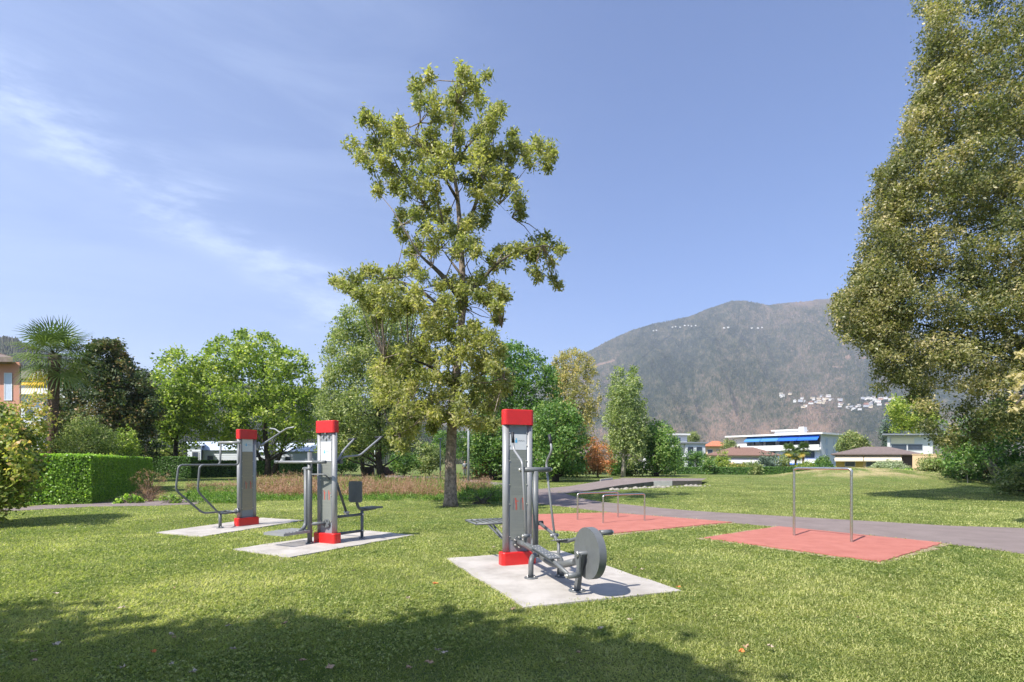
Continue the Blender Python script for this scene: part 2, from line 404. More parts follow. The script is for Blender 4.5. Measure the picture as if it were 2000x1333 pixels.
lp = [(-500, 1012), (-200, 1004), (32, 993), (90, 986.5), (180, 983.5), (288, 979.5), (360, 976), (410, 968), (440, 958), (452, 959), (430, 972), (380, 986), (288, 989), (180, 990.5), (32, 998.5), (-200, 1010), (-500, 1020)]
lpath = gpts(lp); sheet_obj('garden_path', lpath, .012, .05, M_asph, 'narrow pinkish path along the hedge at left')

pads = {}
def pad(key, name, px, z, m, label, amp=.0):
    q = gpts(px); pads[key] = q
    return sheet_obj(name, densify(q, 8, amp, len(key)), z, .08, m, label)
P1 = [(873, 1093), (1023, 1190), (1330, 1157)]
def par(px):
    a, b, c = [G(u, v).xy for u, v in px]; return [a, b, c, a+(c-b)]
for key, px, lab in (('c1', P1, 'pale concrete slab under the nearest exercise station'),
                     ('c2', [(455, 1075), (566, 1091), (808, 1047)], 'pale concrete slab under the middle exercise station'),
                     ('c3', [(305, 1042), (395, 1050), (592, 1018)], 'pale concrete slab under the farthest exercise station')):
    q = par(px); pads[key] = q; sheet_obj('concrete_slab', densify(q, 10, .012, len(lab)), .022, .1, M_conc, lab)
q = par([(1375, 1053), (1720, 1100), (1840, 1063)]); pads['r1'] = q
sheet_obj('rubber_surface', densify(q, 26, .016, 5), .03, .1, M_rubber, 'red rubber square under the high bar')
q = gpts([(1035, 1008), (1190, 1003), (1430, 1023), (1185, 1044), (1020, 1040)]); q = gpts([(1000, 1008), (1190, 1003), (1430, 1022), (1190, 1045), (985, 1030)]); pads['r2'] = q
sheet_obj('rubber_surface', densify(q, 26, .016, 6), .03, .1, M_rubber, 'red rubber area under the two low parallel bars')

M_soil = mat('dry_soil_edge', (.22, .17, .10), 1, col2=(.38, .31, .20), scale=7, bump=.5, bscale=80)
for key in ('r1', 'r2'):
    q = pads[key]; c = sum(q, Vector((0, 0)))/len(q); q2 = [p+(p-c).normalized()*.16 for p in q]
    sheet_obj('soil_edge', densify(q2, 14, .045, 9), .010, .04, M_soil, 'strip of bare dry soil round a red rubber surface')
# raised path with its concrete retaining wall and pale kerb
rr = [G(1103, 965), G(1154, 960.5), G(1211, 954.5), G(1276, 950)]
mb = MB(); top = []; bot = []
zt = [.012, .08, .19, .30]; back = [G(1051, 956), G(1112, 952.5), G(1173, 945), G(1215, 942)]
vs = []; fs = []
for p, z, b in zip(rr, zt, back): vs += [(p.x, p.y, z), (p.x, p.y, -.1), (b.x, b.y, z), (b.x, b.y, -.1)]
for i in range(3):
    a, b = 4*i, 4*i+4; fs += [(a, b, b+2, a+2), (a+1, b+1, b, a), (a+2, b+2, b+3, a+3)]
fs.append((12, 13, 15, 14)); mb.add(vs, fs)
tag(mb.build('path_ramp', M_asph), 'asphalt path ramp rising to the low platform', kind='structure')
w0, w1 = G(1276, 950), G(1312, 949.3); w2 = G(1370, 947)
mb = MB(); e = Vector((.02, .9, 0))
mb.add([tuple(rr[3]+Vector((0, 0, .30))), (w2.x, w2.y, .30), (w2.x+2, w2.y+4.5, .30), (back[3].x, back[3].y+1.5, .30)], [(0, 1, 2, 3)])
tag(mb.build('platform_deck', M_asph), 'asphalt top of the low platform', kind='structure')
mb = MB(); mb.hexa([(w0.x, w0.y-.12, -.1), (w1.x, w1.y-.12, -.1), (w1.x, w1.y+.12, -.1), (w0.x, w0.y+.12, -.1), (w0.x, w0.y-.12, .34), (w1.x, w1.y-.12, .34), (w1.x, w1.y+.12, .34), (w0.x, w0.y+.12, .34)])
tag(mb.build('retaining_wall', M_wallc), 'short pale concrete retaining wall of the platform', 'wall')
M_dwall = mat('weathered_wall', (.13, .115, .10), .9, var=.25, scale=3)
mb = MB(); a, b = w1+Vector((.02, 0, 0)), w2
mb.hexa([(a.x, a.y-.08, -.1), (b.x, b.y-.08, -.1), (b.x, b.y+.15, -.1), (a.x, a.y+.15, -.1), (a.x, a.y-.08, .33), (b.x, b.y-.08, .27), (b.x, b.y+.15, .27), (a.x, a.y+.15, .33)])
tag(mb.build('retaining_wall', M_dwall), 'dark weathered retaining wall right of the pale concrete piece', 'wall')
mb = MB()
for p, q, z0, z1 in ((rr[1], rr[2], .09, .20), (rr[2], rr[3], .20, .31)):
    mb.hexa([(p.x, p.y-.1, -.1), (q.x, q.y-.1, -.1), (q.x, q.y-.005, -.1), (p.x, p.y-.005, -.1), (p.x, p.y-.1, z0), (q.x, q.y-.1, z1), (q.x, q.y-.005, z1), (p.x, p.y-.005, z0)])
tag(mb.build('path_edging', M_dwall), 'dark edging along the rising ramp', 'edging')
a, b = G(1173, 945), G(1197, 943)
mb = MB(); mb.hexa([(a.x, a.y, 0), (b.x, b.y, 0), (b.x, b.y+.3, 0), (a.x, a.y+.3, 0), (a.x, a.y, .32), (b.x, b.y, .36), (b.x, b.y+.3, .36), (a.x, a.y+.3, .32)])
tag(mb.build('concrete_kerb', M_wallc), 'pale concrete block at the far edge of the ramp', 'kerb')
M_stone = mat('white_stone', (.30, .275, .24), .9, var=.2, scale=9)
STN = []
for i in range(22):
    s = i/21; u = 1196+s*190; v = 957.5-s*8.5+rng.uniform(-.8, .9); p = G(u, v)
    r = rng.uniform(.05, .17); mb = MB(); k = 7
    vs = [(p.x, p.y, r*.9)]; ring = [[], []]
    for h, q in ((.6, .75), (0, 1)):
        for j in range(k):
            an = 2*math.pi*j/k; rr_ = r*q*rng.uniform(.75, 1.2); vs.append((p.x+math.cos(an)*rr_*1.3, p.y+math.sin(an)*rr_, r*h*.9))
    fs = [(0, 1+j, 1+(j+1) % k) for j in range(k)]+[(1+j, 1+k+j, 1+k+(j+1) % k, 1+(j+1) % k) for j in range(k)]
    mb.add(vs, fs, False)
    STN.append((u, mb.build('boulder', M_stone))); tag(STN[-1][1], 'pale stone in the row along the foot of the platform wall', 'stone', 'pale stones along the platform wall')

# ------------------------------------------------------------------ structure: mountains
SIL = [(700, 800), (900, 790), (1000, 775), (1060, 745), (1100, 718), (1145, 690), (1180, 672), (1230, 648), (1275, 634), (1300, 630), (1345, 621), (1390, 603), (1430, 589), (1452, 589), (1475, 593), (1500, 598), (1530, 595), (1580, 590), (1625, 585), (1680, 598), (1760, 635), (1900, 690), (2100, 740), (2500, 800)]
SU = np.array([s[0] for s in SIL], float); SV = np.array([s[1] for s in SIL], float)
def mD(t, u): return 1250+2150*t + 150*(fbm(u*.008, t*2.2+5, 21)-.5)*np.sin(np.pi*np.clip(t, 0, 1))
def mg(t): return np.clip(t, 0, 2)**.92
def mountain():
    us = np.concatenate([np.linspace(700, 1080, 90), np.linspace(1081, 1790, 950), np.linspace(1800, 2500, 80)])
    ts = np.concatenate([np.linspace(0, 1, 330), np.linspace(1.01, 1.35, 12)])
    U, T = np.meshgrid(us, ts); vs = np.interp(U, SU, SV)
    D = mD(T, U); gg = mg(T)
    # ribs and gullies falling down the slope
    rid = 1-np.abs(2*fbm(U*.0075+T*1.3, T*.9+3, 5, 5)-1); rid2 = 1-np.abs(2*fbm(U*.04-T*2.2, T*3.0, 19, 3)-1)
    rel = (rid-.75)*.40+(rid2-.75)*.04
    env = np.sin(np.pi*np.clip(T, 0, 1))**.7
    e = (HZ-vs)*(gg+rel*env)
    e = np.where(T > 1, (HZ-vs)*(1-(T-1)*1.6), e)
    tree_h = rng.random(U.shape)*1.0
    Z = EYE+e/FPX*D + np.where(T <= 1.0, tree_h*(5+9*fbm(U*.05, T*9, 31))*(.35+.65*T), 0) - 20*(T < .02)
    X = (U-1000)/FPX*D
    V = np.stack([X, D, Z], -1).reshape(-1, 3); ny, nx = U.shape
    i = np.arange(nx*ny).reshape(ny, nx); F = np.stack([i[:-1, :-1], i[:-1, 1:], i[1:, 1:], i[1:, :-1]], -1).reshape(-1, 4)
    Vp = HZ-e
    brown = fbm(U*.012, Vp*.02, 41, 4); low = np.clip((Vp-720)/110, 0, 1)
    tint = .27+.45*(fbm(U*.03, Vp*.05, 43, 5)-.5)+.75*(fbm(U*.15, Vp*.17, 47, 3)-.5)+np.clip(brown-.40, 0, .3)*1.3*low*(.35+1.3*fbm(U*.12, Vp*.1, 49, 3))+.13*low+.24*rng.normal(size=U.shape)
    top = np.clip((612-Vp)/15, 0, 1)*np.clip((U-1500)/60, 0, 1); tint = np.maximum(tint, top*.62)
    def cutline(a, b, wdt, val, tint):
        ab = np.array([b[0]-a[0], b[1]-a[1]], float); t = np.clip(((U-a[0])*ab[0]+(Vp-a[1])*ab[1])/(ab@ab), 0, 1)
        dd = np.hypot(U-(a[0]+t*ab[0]), Vp-(a[1]+t*ab[1])); return np.where(dd < wdt, val, tint)
    for a, b in (((1236, 715), (1312, 655)), ((1582, 642), (1650, 682)), ((1445, 600), (1441, 640)), ((1340, 648), (1372, 641))): tint = cutline(a, b, 1.1, 0.0, tint)
    tint = cutline((1162, 716), (1200, 706), 1.6, .95, tint)
    tint = np.where((vn2(U*.07, Vp*.09, 77) > .72) & (Vp > 690) & (Vp < 720) & (U > 1590), .85, tint)
    val = .7*(fbm(U*.006-T*1.3, T*2.0, 61, 3)-.5)      # broad tone differences: valley shading put into the slope's tint
    tint = tint+val
    global MT; MT = (us, ts, HZ-(Z-EYE)/D*FPX, D)
    return V, F, tint.ravel()
M_mtn = tintmat('forest_slope', [(.008, .018, .011), (.034, .046, .026), (.080, .077, .048), (.135, .108, .085), (.22, .15, .11)], transl=0, rough=1, spec=0, gain=1.0)
V, F, tt = mountain(); o = rawmesh('mountain', V, F, M_mtn, 'structure', False, tt); tag(o, 'hazy wooded mountain with brown patches')
def hill():
    us = np.linspace(-500, 900, 1100); ts = np.concatenate([np.linspace(0, 1, 60), [1.05, 1.2, 1.5]])
    U, T = np.meshgrid(us, ts); vs = np.interp(U, [-500, -100, 0, 30, 45, 70, 150, 300, 330, 450, 620, 760, 900], [640, 650, 660, 662, 672, 682, 705, 731, 742, 752, 762, 790, 850])
    D = 420+500*T; e = (HZ-vs)*np.where(T > 1, 1-(T-1), T**.85)+(fbm(U*.02, T*3, 8)-.5)*14*np.sin(np.pi*np.clip(T, 0, 1))
    Z = EYE+e/FPX*D+rng.random(U.shape)*5*(T <= 1)-10*(T < .01)
    V = np.stack([(U-1000)/FPX*D, D, Z], -1).reshape(-1, 3); ny, nx = U.shape
    i = np.arange(nx*ny).reshape(ny, nx); F = np.stack([i[:-1, :-1], i[:-1, 1:], i[1:, 1:], i[1:, :-1]], -1).reshape(-1, 4)
    return V, F, (.3+.3*(fbm(U*.03, T*6, 12)-.5)+.1*rng.normal(size=U.shape)).ravel()
V, F, tt = hill(); o = rawmesh('hill', V, F, M_mtn, 'structure', False, tt); tag(o, 'low wooded hillside behind the left houses')

def mountain_point(u, v):
    us, ts, VV, DD = MT; i = int(np.argmin(np.abs(us-u))); run = np.minimum.accumulate(VV[:330, i])
    j = int(np.argmax(run <= v)) if (run <= v).any() else 329
    return W(u, v, float(DD[j, i]))

ORDW = ['leftmost', 'second', 'third', 'fourth', 'fifth', 'sixth', 'seventh', 'eighth', 'ninth', 'tenth', 'eleventh', 'twelfth', 'thirteenth', 'fourteenth', 'fifteenth', 'sixteenth', 'seventeenth', 'eighteenth', 'nineteenth', 'twentieth', 'twenty-first', 'twenty-second', 'twenty-third', 'twenty-fourth', 'twenty-fifth', 'twenty-sixth', 'twenty-seventh', 'twenty-eighth', 'twenty-ninth', 'thirtieth']
def rank_labels(items, fmt, last='rightmost'):
    """items: (u, object) -> label by order from the left"""
    items = sorted(items, key=lambda q: q[0]); n = len(items)
    for i, (u, o) in enumerate(items):
        w = last if i == n-1 and n > 1 else (ORDW[i] if i == 0 else ORDW[min(i, 29)]+' from the left'); o['label'] = fmt.replace('#', w)
# ------------------------------------------------------------------ houses on the mountain
WALLM = [mat('house_wall_white', (.72, .71, .68), .9, var=.05), mat('house_wall_cream', (.66, .56, .42), .9, var=.05), mat('house_wall_pink', (.60, .36, .28), .9, var=.05), mat('house_wall_grey', (.50, .52, .55), .9, var=.05)]
ROOFM = [mat('house_roof_grey', (.26, .25, .25), .9), mat('house_roof_red', (.30, .13, .09), .9), mat('house_roof_pale', (.55, .52, .48), .9)]
M_dark = mat('dark_opening', (.03, .035, .045), .25)
def small_house(p, w, dp, h, wm, rm, label, group, flat=False):
    mb = MB(); x, y, z = p; mb.m = 0
    mb.box(x-w/2, x+w/2, y-dp/2, y+dp/2, z-h, z+h); mb.m = 1; o = w*.06
    if flat: mb.box(x-w/2-o, x+w/2+o, y-dp/2-o, y+dp/2+o, z+h+.01, z+h+.5)
    else:
        a = z+h; r = w*.2
        mb.add([(x-w/2-o, y-dp/2-o, a), (x+w/2+o, y-dp/2-o, a), (x+w/2+o, y+dp/2+o, a), (x-w/2-o, y+dp/2+o, a), (x-w/2-o, y, a+r), (x+w/2+o, y, a+r)], [(0, 1, 5, 4), (2, 3, 4, 5), (0, 4, 3), (1, 2, 5), (3, 2, 1, 0)])
    mb.m = 2
    for k in range(2): mb.box(x-w*.3+k*w*.35, x-w*.12+k*w*.35, y-dp/2-.06, y-dp/2+.05, z+h*.2, z+h*.62)
    return tag(mb.build('hillside_house', [wm, rm, M_dark]), label, 'house', group)
GH = 'houses of the village on the mountain slope'
rg = np.random.default_rng(11)
hp = []
for (u0, u1, v0, v1, n) in ((1520, 1552, 772, 777, 4), (1535, 1572, 784, 788, 3), (1562, 1612, 776, 800, 14), (1600, 1642, 776, 786, 7), (1636, 1650, 790, 797, 3), (1650, 1700, 793, 803, 14), (1675, 1712, 774, 783, 5), (1690, 1760, 778, 800, 24)):
    for i in range(n): hp.append((rg.uniform(u0, u1), rg.uniform(v0, v1)))
KINDS_ = {}
for u, v in hp:
    p = mountain_point(u, v); p.y -= 12; p.z += 2; w = rg.uniform(6, 15); k = rg.choice(4, p=[.5, .27, .1, .13]); kr = rg.integers(3); fl_ = rg.random() < .5
    o = small_house((p.x, p.y, p.z), w, 9, rg.uniform(3, 5.2), WALLM[k], ROOFM[kr], 'tiny house', GH, fl_)
    KINDS_.setdefault((k, kr, fl_), []).append((u, o))
for (k, kr, fl_), it in KINDS_.items():
    rank_labels(it, '# '+('white', 'cream', 'pink', 'grey')[k]+' mountain village house with '+('flat' if fl_ else 'gabled')+' '+('grey', 'red', 'pale')[kr]+' roof')
rank_labels(STN, '# stone in the row of pale stones along the platform wall')
HAM = []
for u, v in [(1275, 648), (1281, 647), (1312, 641), (1318, 640), (1327, 641), (1336, 638), (1343, 638), (1349, 639), (1357, 638), (1412, 643), (1420, 642), (1466, 643), (1478, 643), (1486, 642)]:
    p = mountain_point(u, v+1); p.y -= 15; w = rg.uniform(5, 9)
    HAM.append((u, small_house((p.x, p.y, p.z+4), w, 8, 3, WALLM[0], ROOFM[2], 'tiny house', 'white houses below the mountain ridge')))
rank_labels(HAM, '# tiny white house of the hamlet just below the mountain ridge')
# ------------------------------------------------------------------ HAZE
hm = bpy.data.materials.new('haze_air'); hm.use_nodes = True; n, l = hm.node_tree.nodes, hm.node_tree.links
n.remove(n['Principled BSDF']); pv = n.new('ShaderNodeVolumePrincipled'); l.new(pv.outputs[0], n['Material Output'].inputs['Volume'])
pv.inputs['Color'].default_value = (.80, .84, 1, 1); pv.inputs['Density'].default_value = .00013; pv.inputs['Anisotropy'].default_value = .25
mb = MB(); mb.box(-9500, 9500, -950, 9200, -1.2, 1150); hz = mb.build('haze', hm); tag(hz, 'thin blue summer haze over the valley', kind='stuff')

# ------------------------------------------------------------------ exercise stations
class Frame:
    """a station's own axes: a along the width of its column, b out of the column's printed face, z up"""
    def __init__(s, O, ax, n): s.O = Vector((O[0], O[1], 0)); s.a = Vector((*ax, 0)).normalized(); s.n = Vector((*n, 0)).normalized()
    def p(s, a, b, z): return s.O+s.a*a+s.n*b+Vector((0, 0, z))
    def _ray(s, u, v, nrm, k):
        D = Vector(((u-1000)/FPX, 1, (HZ-v)/FPX)); c = Vector((0, 0, EYE)); t = (k-(c-s.O).dot(nrm))/D.dot(nrm); return c+D*t
    def A(s, u, v, a): return s._ray(u, v, s.a, a)       # measured point lying in the upright plane at a
    def B(s, u, v, b): return s._ray(u, v, s.n, b)       # measured point lying in the upright plane at b
def rrect(ha, hb, r, k=4):
    out = []
    for cx, cy, a0 in ((ha-r, hb-r, 0), (-ha+r, hb-r, 90), (-ha+r, -hb+r, 180), (ha-r, -hb+r, 270)):
        for j in range(k+1):
            an = R(a0+90*j/k); out.append((cx+math.cos(an)*r, cy+math.sin(an)*r))
    return out
def bolt(mb, c, axis, r=.014, t=.012):
    mb.tube([Vector(c), Vector(c)+Vector(axis)*t], [r, r*.8], 8)
def flange(f, root, p, r=.095, nm='base_flange'):
    mb = MB(); mb.tube([(p.x, p.y, .02), (p.x, p.y, .036)], r, 20)
    fl = mb.build(nm, M_metal, root); m2 = MB()
    for j in range(4):
        an = R(45+90*j); m2.tube([(p.x+math.cos(an)*r*.7, p.y+math.sin(an)*r*.7, .036), (p.x+math.cos(an)*r*.7, p.y+math.sin(an)*r*.7, .055)], .012, 6)
    m2.build('bolts', M_bolt, fl)
    return fl
def column(f, root, header=(1.77, 2.02), paper=(.42, 1.76), plate_top=2.2, tone=None, figz=.95, logo_z=None, dots=False):
    for s in (-1, 1):
        mb = MB(); mb.tube([f.p(s*.195, 0, .03), f.p(s*.195, 0, 2.2)], .052, 24); mb.build('column_tube', M_metal_l, root)
    mb = MB(); mb.box(-.15, .15, -.028, .028, .19, 2.18, f); pl = mb.build('column_panel', M_plate, root)
    mb = MB(); mb.box(-.135, .135, .030, .034, paper[0], paper[1], f); ip = mb.build('info_sheet', tone or M_panel, root)
    mb = MB(); mb.box(-.138, .138, .030, .036, header[0], header[1], f); hd = mb.build('header_sign', M_white, root)
    lz = logo_z or (header[0]+header[1])/2+.02
    mb = MB()      # the small blue figure: a head above a body
    c = f.p(-.035, .0375, lz+.028); mb.tube([c, c+f.n*.001], .011, 10)
    mb.box(-.052, -.018, .0366, .0380, lz-.03, lz+.012, f); mb.box(-.10, -.06, .0366, .0375, lz-.002, lz+.003, f)
    mb.build('logo', M_logo, hd)
    mb = MB()      # the little word right of it: unreadable letter strokes
    for k in range(7):
        a = .0+k*.0155; h = .022 if k in (1, 3) else .015
        mb.box(a, a+.004, .0366, .0376, lz-.009, lz-.009+h, f); mb.box(a+.004, a+.011, .0366, .0376, lz-.009+(k % 2)*.011, lz-.005+(k % 2)*.011, f)
    mb.build('lettering', M_ink, hd)
    mb = MB(); rg = np.random.default_rng(int(abs(f.O.x*100))); z = paper[1]-.07     # lines of print
    while z > paper[0]+.05:
        if not (figz-.12 < z < figz+.14):
            a = -.115
            while a < .10:
                w = rg.uniform(.01, .035)
                if a+w > .118: break
                mb.box(a, a+w, .0345, .0350, z, z+.0035, f); a += w+.007
                if rg.random() < .05: break
        z -= .022 if rg.random() < .8 else .055
    mb.build('printed_text', M_ink, ip)
    for k, a in enumerate((-.085, -.035, .035, .085)):      # four small training figures
        mb = MB(); lean = .012*(-1)**k
        c = f.p(a+lean, .0345, figz+.085); mb.tube([c, c+f.n*.0015], .011, 10)
        mb.box(a-.009+lean*.5, a+.009+lean*.5, .0345, .0362, figz+.015, figz+.07, f)
        mb.box(a-.010, a-.003, .0345, .0360, figz-.09, figz+.014, f); mb.box(a+.004, a+.011, .0345, .0360, figz-.09, figz+.014, f)
        if k % 2: mb.box(a+.012, a+.038, .0345, .0358, figz+.04, figz+.050, f)
        mb.build('pictogram', M_inkred if k % 2 else M_ink, ip)
    mb = MB()
    for s in (-1, 1):
        for z in (.45, .95, 1.25, 1.62, 1.86, 2.05): bolt(mb, f.p(s*.142, .03, z), f.n, .010, .014)
    if dots:
        for a, z in ((-.075, 2.10), (.075, 2.10), (0, 2.05), (0, 2.16)): bolt(mb, f.p(a, .03, z), f.n, .022, .03)
    mb.build('panel_bolts', M_bolt, pl)
    mb = MB(); mb.prism(rrect(.25, .085, .055), 2.175, 2.41, f, .012); mb.build('top_cap', M_red, root)
    mb = MB(); mb.prism(rrect(.29, .105, .06), .02, .215, f, .012); mb.build('base_cover', M_red, root)

# ---- nearest station: stepping machine with flywheel in front, slatted bench behind
f1 = Frame((.085, 8.40), (.931, .365), (.365, -.931))
s1 = thing('exercise_station', f1.p(0, 0, .02), 'nearest grey and red outdoor exercise station, with the big round flywheel', 'exercise machine', 'outdoor exercise stations')
column(f1, s1, header=(1.79, 2.03), paper=(.40, 1.785))
mt = M_metal
c0 = f1.p(0, .05, .36)
mb = MB(); mb.disc(f1.p(0, .045, .36), f1.n, .095, .02, 24); pf = mb.build('mounting_flange', mt, s1)
mb = MB()
for j in range(6):
    an = R(60*j+30); bolt(mb, f1.p(math.cos(an)*.075, .055, .36+math.sin(an)*.075), f1.n, .016, .022)
mb.build('bolts', M_bolt, pf)
mb = MB(); mb.tube(fillet([f1.p(0, .05, .36), f1.p(0, .45, .36), f1.p(0, 1.15, .24), f1.p(0, 1.45, .25), f1.p(.02, 1.86, .37)], .18), .045, 16)
mb.build('spine_tube', mt, s1)
mb = MB(); mb.tube([f1.p(0, .69, .33), f1.p(0, .69, 1.47)], .042, 18); po = mb.build('handle_post', mt, s1)
mb = MB(); mb.tube([f1.p(0, .66, .33), f1.p(0, .63, .50)], [.075, .03], 10); mb.build('gusset', mt, po)
mb = MB(); mb.tube([f1.p(-.235, .69, 1.49), f1.p(.235, .69, 1.49)], .036, 18); cb = mb.build('crossbar', mt, s1)
mb = MB()
for s in (-1, 1): mb.tube([f1.p(s*.235, .69, 1.49), f1.p(s*.262, .69, 1.49)], [.03, .018], 10)
mb.build('end_bolts', M_bolt, cb)
aL, aR = -.215, .215
def lever(f, root, a, px, grip):
    pts = [f.A(u, v, a) for u, v in px]; pts2 = fillet(pts, .07)
    mb = MB(); mb.tube(pts2, .0165, 12); lv = mb.build('lever', M_metal_l, root)
    g0 = pts[0]; g1 = pts[1]; dr = (g1-g0).normalized(); m2 = MB(); m2.tube([g0-dr*.01, g0+dr*grip], .023, 12); m2.build('hand_grip', M_black, lv)
lever(f1, s1, aL, [(1001, 846), (1003, 878), (1020, 903), (1021, 920), (1028, 1046)], .15)
lever(f1, s1, aR, [(1073, 851), (1078, 880), (1067, 903), (1068, 920), (1083, 1046)], .13)
def joint(f, root, c, r=.03):
    mb = MB(); mb.tube([c-f.a*.045, c+f.a*.045], r, 12); j = mb.build('pivot_joint', mt, root)
    m2 = MB()
    for s in (-1, 1): m2.tube([c+f.a*s*.045, c+f.a*s*.065], [.024, .017], 10)
    m2.build('bolts', M_bolt, j); return j
jl = f1.A(1028, 1047, aL); jr = f1.A(1083, 1046, aR); joint(f1, s1, jl); joint(f1, s1, jr)
def pedal(f, root, a, pts, plate, hw=.07):
    mb = MB(); mb.tube(fillet(pts, .05), .024, 12); pa = mb.build('pedal_arm', mt, root)
    p0, p1 = plate; d = (p1-p0); up = Vector((0, 0, 1)); m2 = MB()
    P = [p0-f.a*hw, p0+f.a*hw, p1+f.a*hw, p1-f.a*hw]; m2.hexa([q+up*.022 for q in P]+[q+up*.034 for q in P]); fp = m2.build('foot_plate', mt, pa)
    m3 = MB()
    for i in range(3):
        for j in range(6):
            c = p0+d*((j+.5)/6)+f.a*(-hw*.6+i*hw*.6)+up*.034; m3.tube([c, c+up*.004], .0125, 10)
    m3.build('grip_studs', M_bolt, fp)
    return pa
la = [jl, f1.A(1024, 1062, aL), f1.A(1046, 1076, aL), f1.A(1083, 1098, aL), f1.A(1113, 1125, aL)]
pedal(f1, s1, aL, la, (f1.A(1043, 1070, aL), f1.A(1084, 1096, aL)))
ra = [f1.A(1054, 1022, aR+.02), jr, f1.A(1087, 1056, aR), f1.A(1108, 1058, aR), f1.A(1135, 1050, aR), f1.A(1170, 1042, aR)]
pedal(f1, s1, aR, ra, (f1.A(1084, 1060, aR), f1.A(1112, 1058, aR)))
k0 = f1.A(1054, 1022, aR+.02); mb = MB(); mb.tube([k0-f1.a*.07, k0+f1.a*.05], .035, 14); mb.build('end_roller', M_black, s1)
hubc = f1.A(1148, 1081, 0.02)
mb = MB(); rd = .305; k = 44; ring = []     # round flywheel with one flattened side
for s in (-.02, .075):
    for j in range(k):
        an = 2*math.pi*j/k; x, z = math.cos(an)*rd, math.sin(an)*rd
        ring.append(hubc+f1.n*(-x)*1.0+Vector((0, 0, z))+f1.a*s)
fs = [tuple(range(k))[::-1], tuple(range(k, 2*k))]; mb.add(ring, fs); mb.add(ring, [(j, (j+1) % k, k+(j+1) % k, k+j) for j in range(k)], True)
fw = mb.build('flywheel', mt, s1)
mb = MB(); mb.tube([hubc-f1.a*.16, hubc+f1.a*.17], .03, 14); mb.build('axle', mt, s1)
pinL = f1.A(1122, 1125, aL+.06); pinR = f1.A(1176, 1041, aR)
mb = MB(); mb.tube([f1.A(1113, 1125, aL)-f1.a*.03, f1.A(1113, 1125, aL)+f1.a*.13], .036, 14); pr = mb.build('pedal_roller', mt, s1)
mb = MB(); mb.tube([f1.A(1113, 1125, aL)-f1.a*.05, f1.A(1113, 1125, aL)-f1.a*.03], .024, 10); mb.build('end_bolt', M_bolt, pr)
mb = MB(); mb.tube([pinR-f1.a*.03, pinR+f1.a*.13], .034, 14); pr = mb.build('pedal_roller', mt, s1)
mb = MB(); mb.tube([pinR+f1.a*.13, pinR+f1.a*.15], .022, 10); mb.build('end_bolt', M_bolt, pr)
def bar(mb, p, q, f, w, t):
    d = (q-p).normalized(); s = d.cross(f.a).normalized()*w/2; a = f.a*t/2
    mb.hexa([p-s-a, p+s-a, p+s+a, p-s+a, q-s-a, q+s-a, q+s+a, q-s+a])
hL = hubc-f1.a*.12; hR = hubc+f1.a*.15
mb = MB(); bar(mb, hL, f1.A(1113, 1125, aL)+f1.a*.11, f1, .06, .022); mb.build('crank', mt, s1)
mb = MB(); bar(mb, hR, pinR-f1.a*.01, f1, .06, .022); mb.build('crank', mt, s1)
mb = MB(); mb.tube([hL-f1.a*.035, hL-f1.a*.01], .034, 12); mb.build('hub_bolt', M_bolt, s1)
# stand: front post with fork, two rear feet
F2 = G(1127, 1155, .02); mb = MB(); a0 = hubc-f1.a*.085
mb.hexa([F2+f1.n*.0-f1.a*.03-f1.n*.03+Vector((0, 0, 0)), F2+f1.a*.03-f1.n*.03, F2+f1.a*.03+f1.n*.03, F2-f1.a*.03+f1.n*.03,
         Vector((a0.x, a0.y, a0.z))-f1.a*.02-f1.n*.05, Vector((a0.x, a0.y, a0.z))+f1.a*.02-f1.n*.05, Vector((a0.x, a0.y, a0.z))+f1.a*.02+f1.n*.05, Vector((a0.x, a0.y, a0.z))-f1.a*.02+f1.n*.05])
mb.build('front_post', mt, s1); flange(f1, s1, F2, .105)
F1_ = G(1037, 1130, .02); mb = MB(); mb.tube(fillet([F1_, F1_+Vector((0, 0, .30)), f1.p(0, .82, .30)], .16, 8), .036, 14); mb.build('leg', mt, s1); flange(f1, s1, F1_, .092)
F3_ = G(1097, 1127, .02); mb = MB(); mb.tube(fillet([F3_, F3_+Vector((0, 0, .30)), f1.p(0, .82, .30)], .16, 8), .036, 14); mb.build('leg', mt, s1); flange(f1, s1, F3_, .092)
q = f1.A(1091, 1060, aR-.03); mb = MB(); mb.box(-.02, .02, -.02, .02, 0, 0, f1) if False else mb.tube([Vector((q.x, q.y, .03)), q], .022, 10); mb.build('support_post', mt, s1)
# bench behind the column
mb = MB(); z = .60; A0, A1, B0, B1 = -.50, .28, -1.12, -.52
for (x0, y0, x1, y1) in ((A0, B0, A1, B0), (A0, B1, A1, B1), (A0, B0, A0, B1), (A1, B0, A1, B1)): mb.tube([f1.p(x0, y0, z), f1.p(x1, y1, z)], .019, 10)
for k in range(1, 8): a = A0+(A1-A0)*k/8; mb.tube([f1.p(a, B0, z+.004), f1.p(a, B1, z+.004)], .017, 8)
be = mb.build('bench_seat', mt, s1)
for y in (-.62, -.95):
    mb = MB(); mb.tube(fillet([f1.p(-.20, y, z-.02), f1.p(-.05, y*.6, .34), f1.p(.0, -.04, .34)], .05), .020, 10); mb.build('bench_strut', mt, s1)

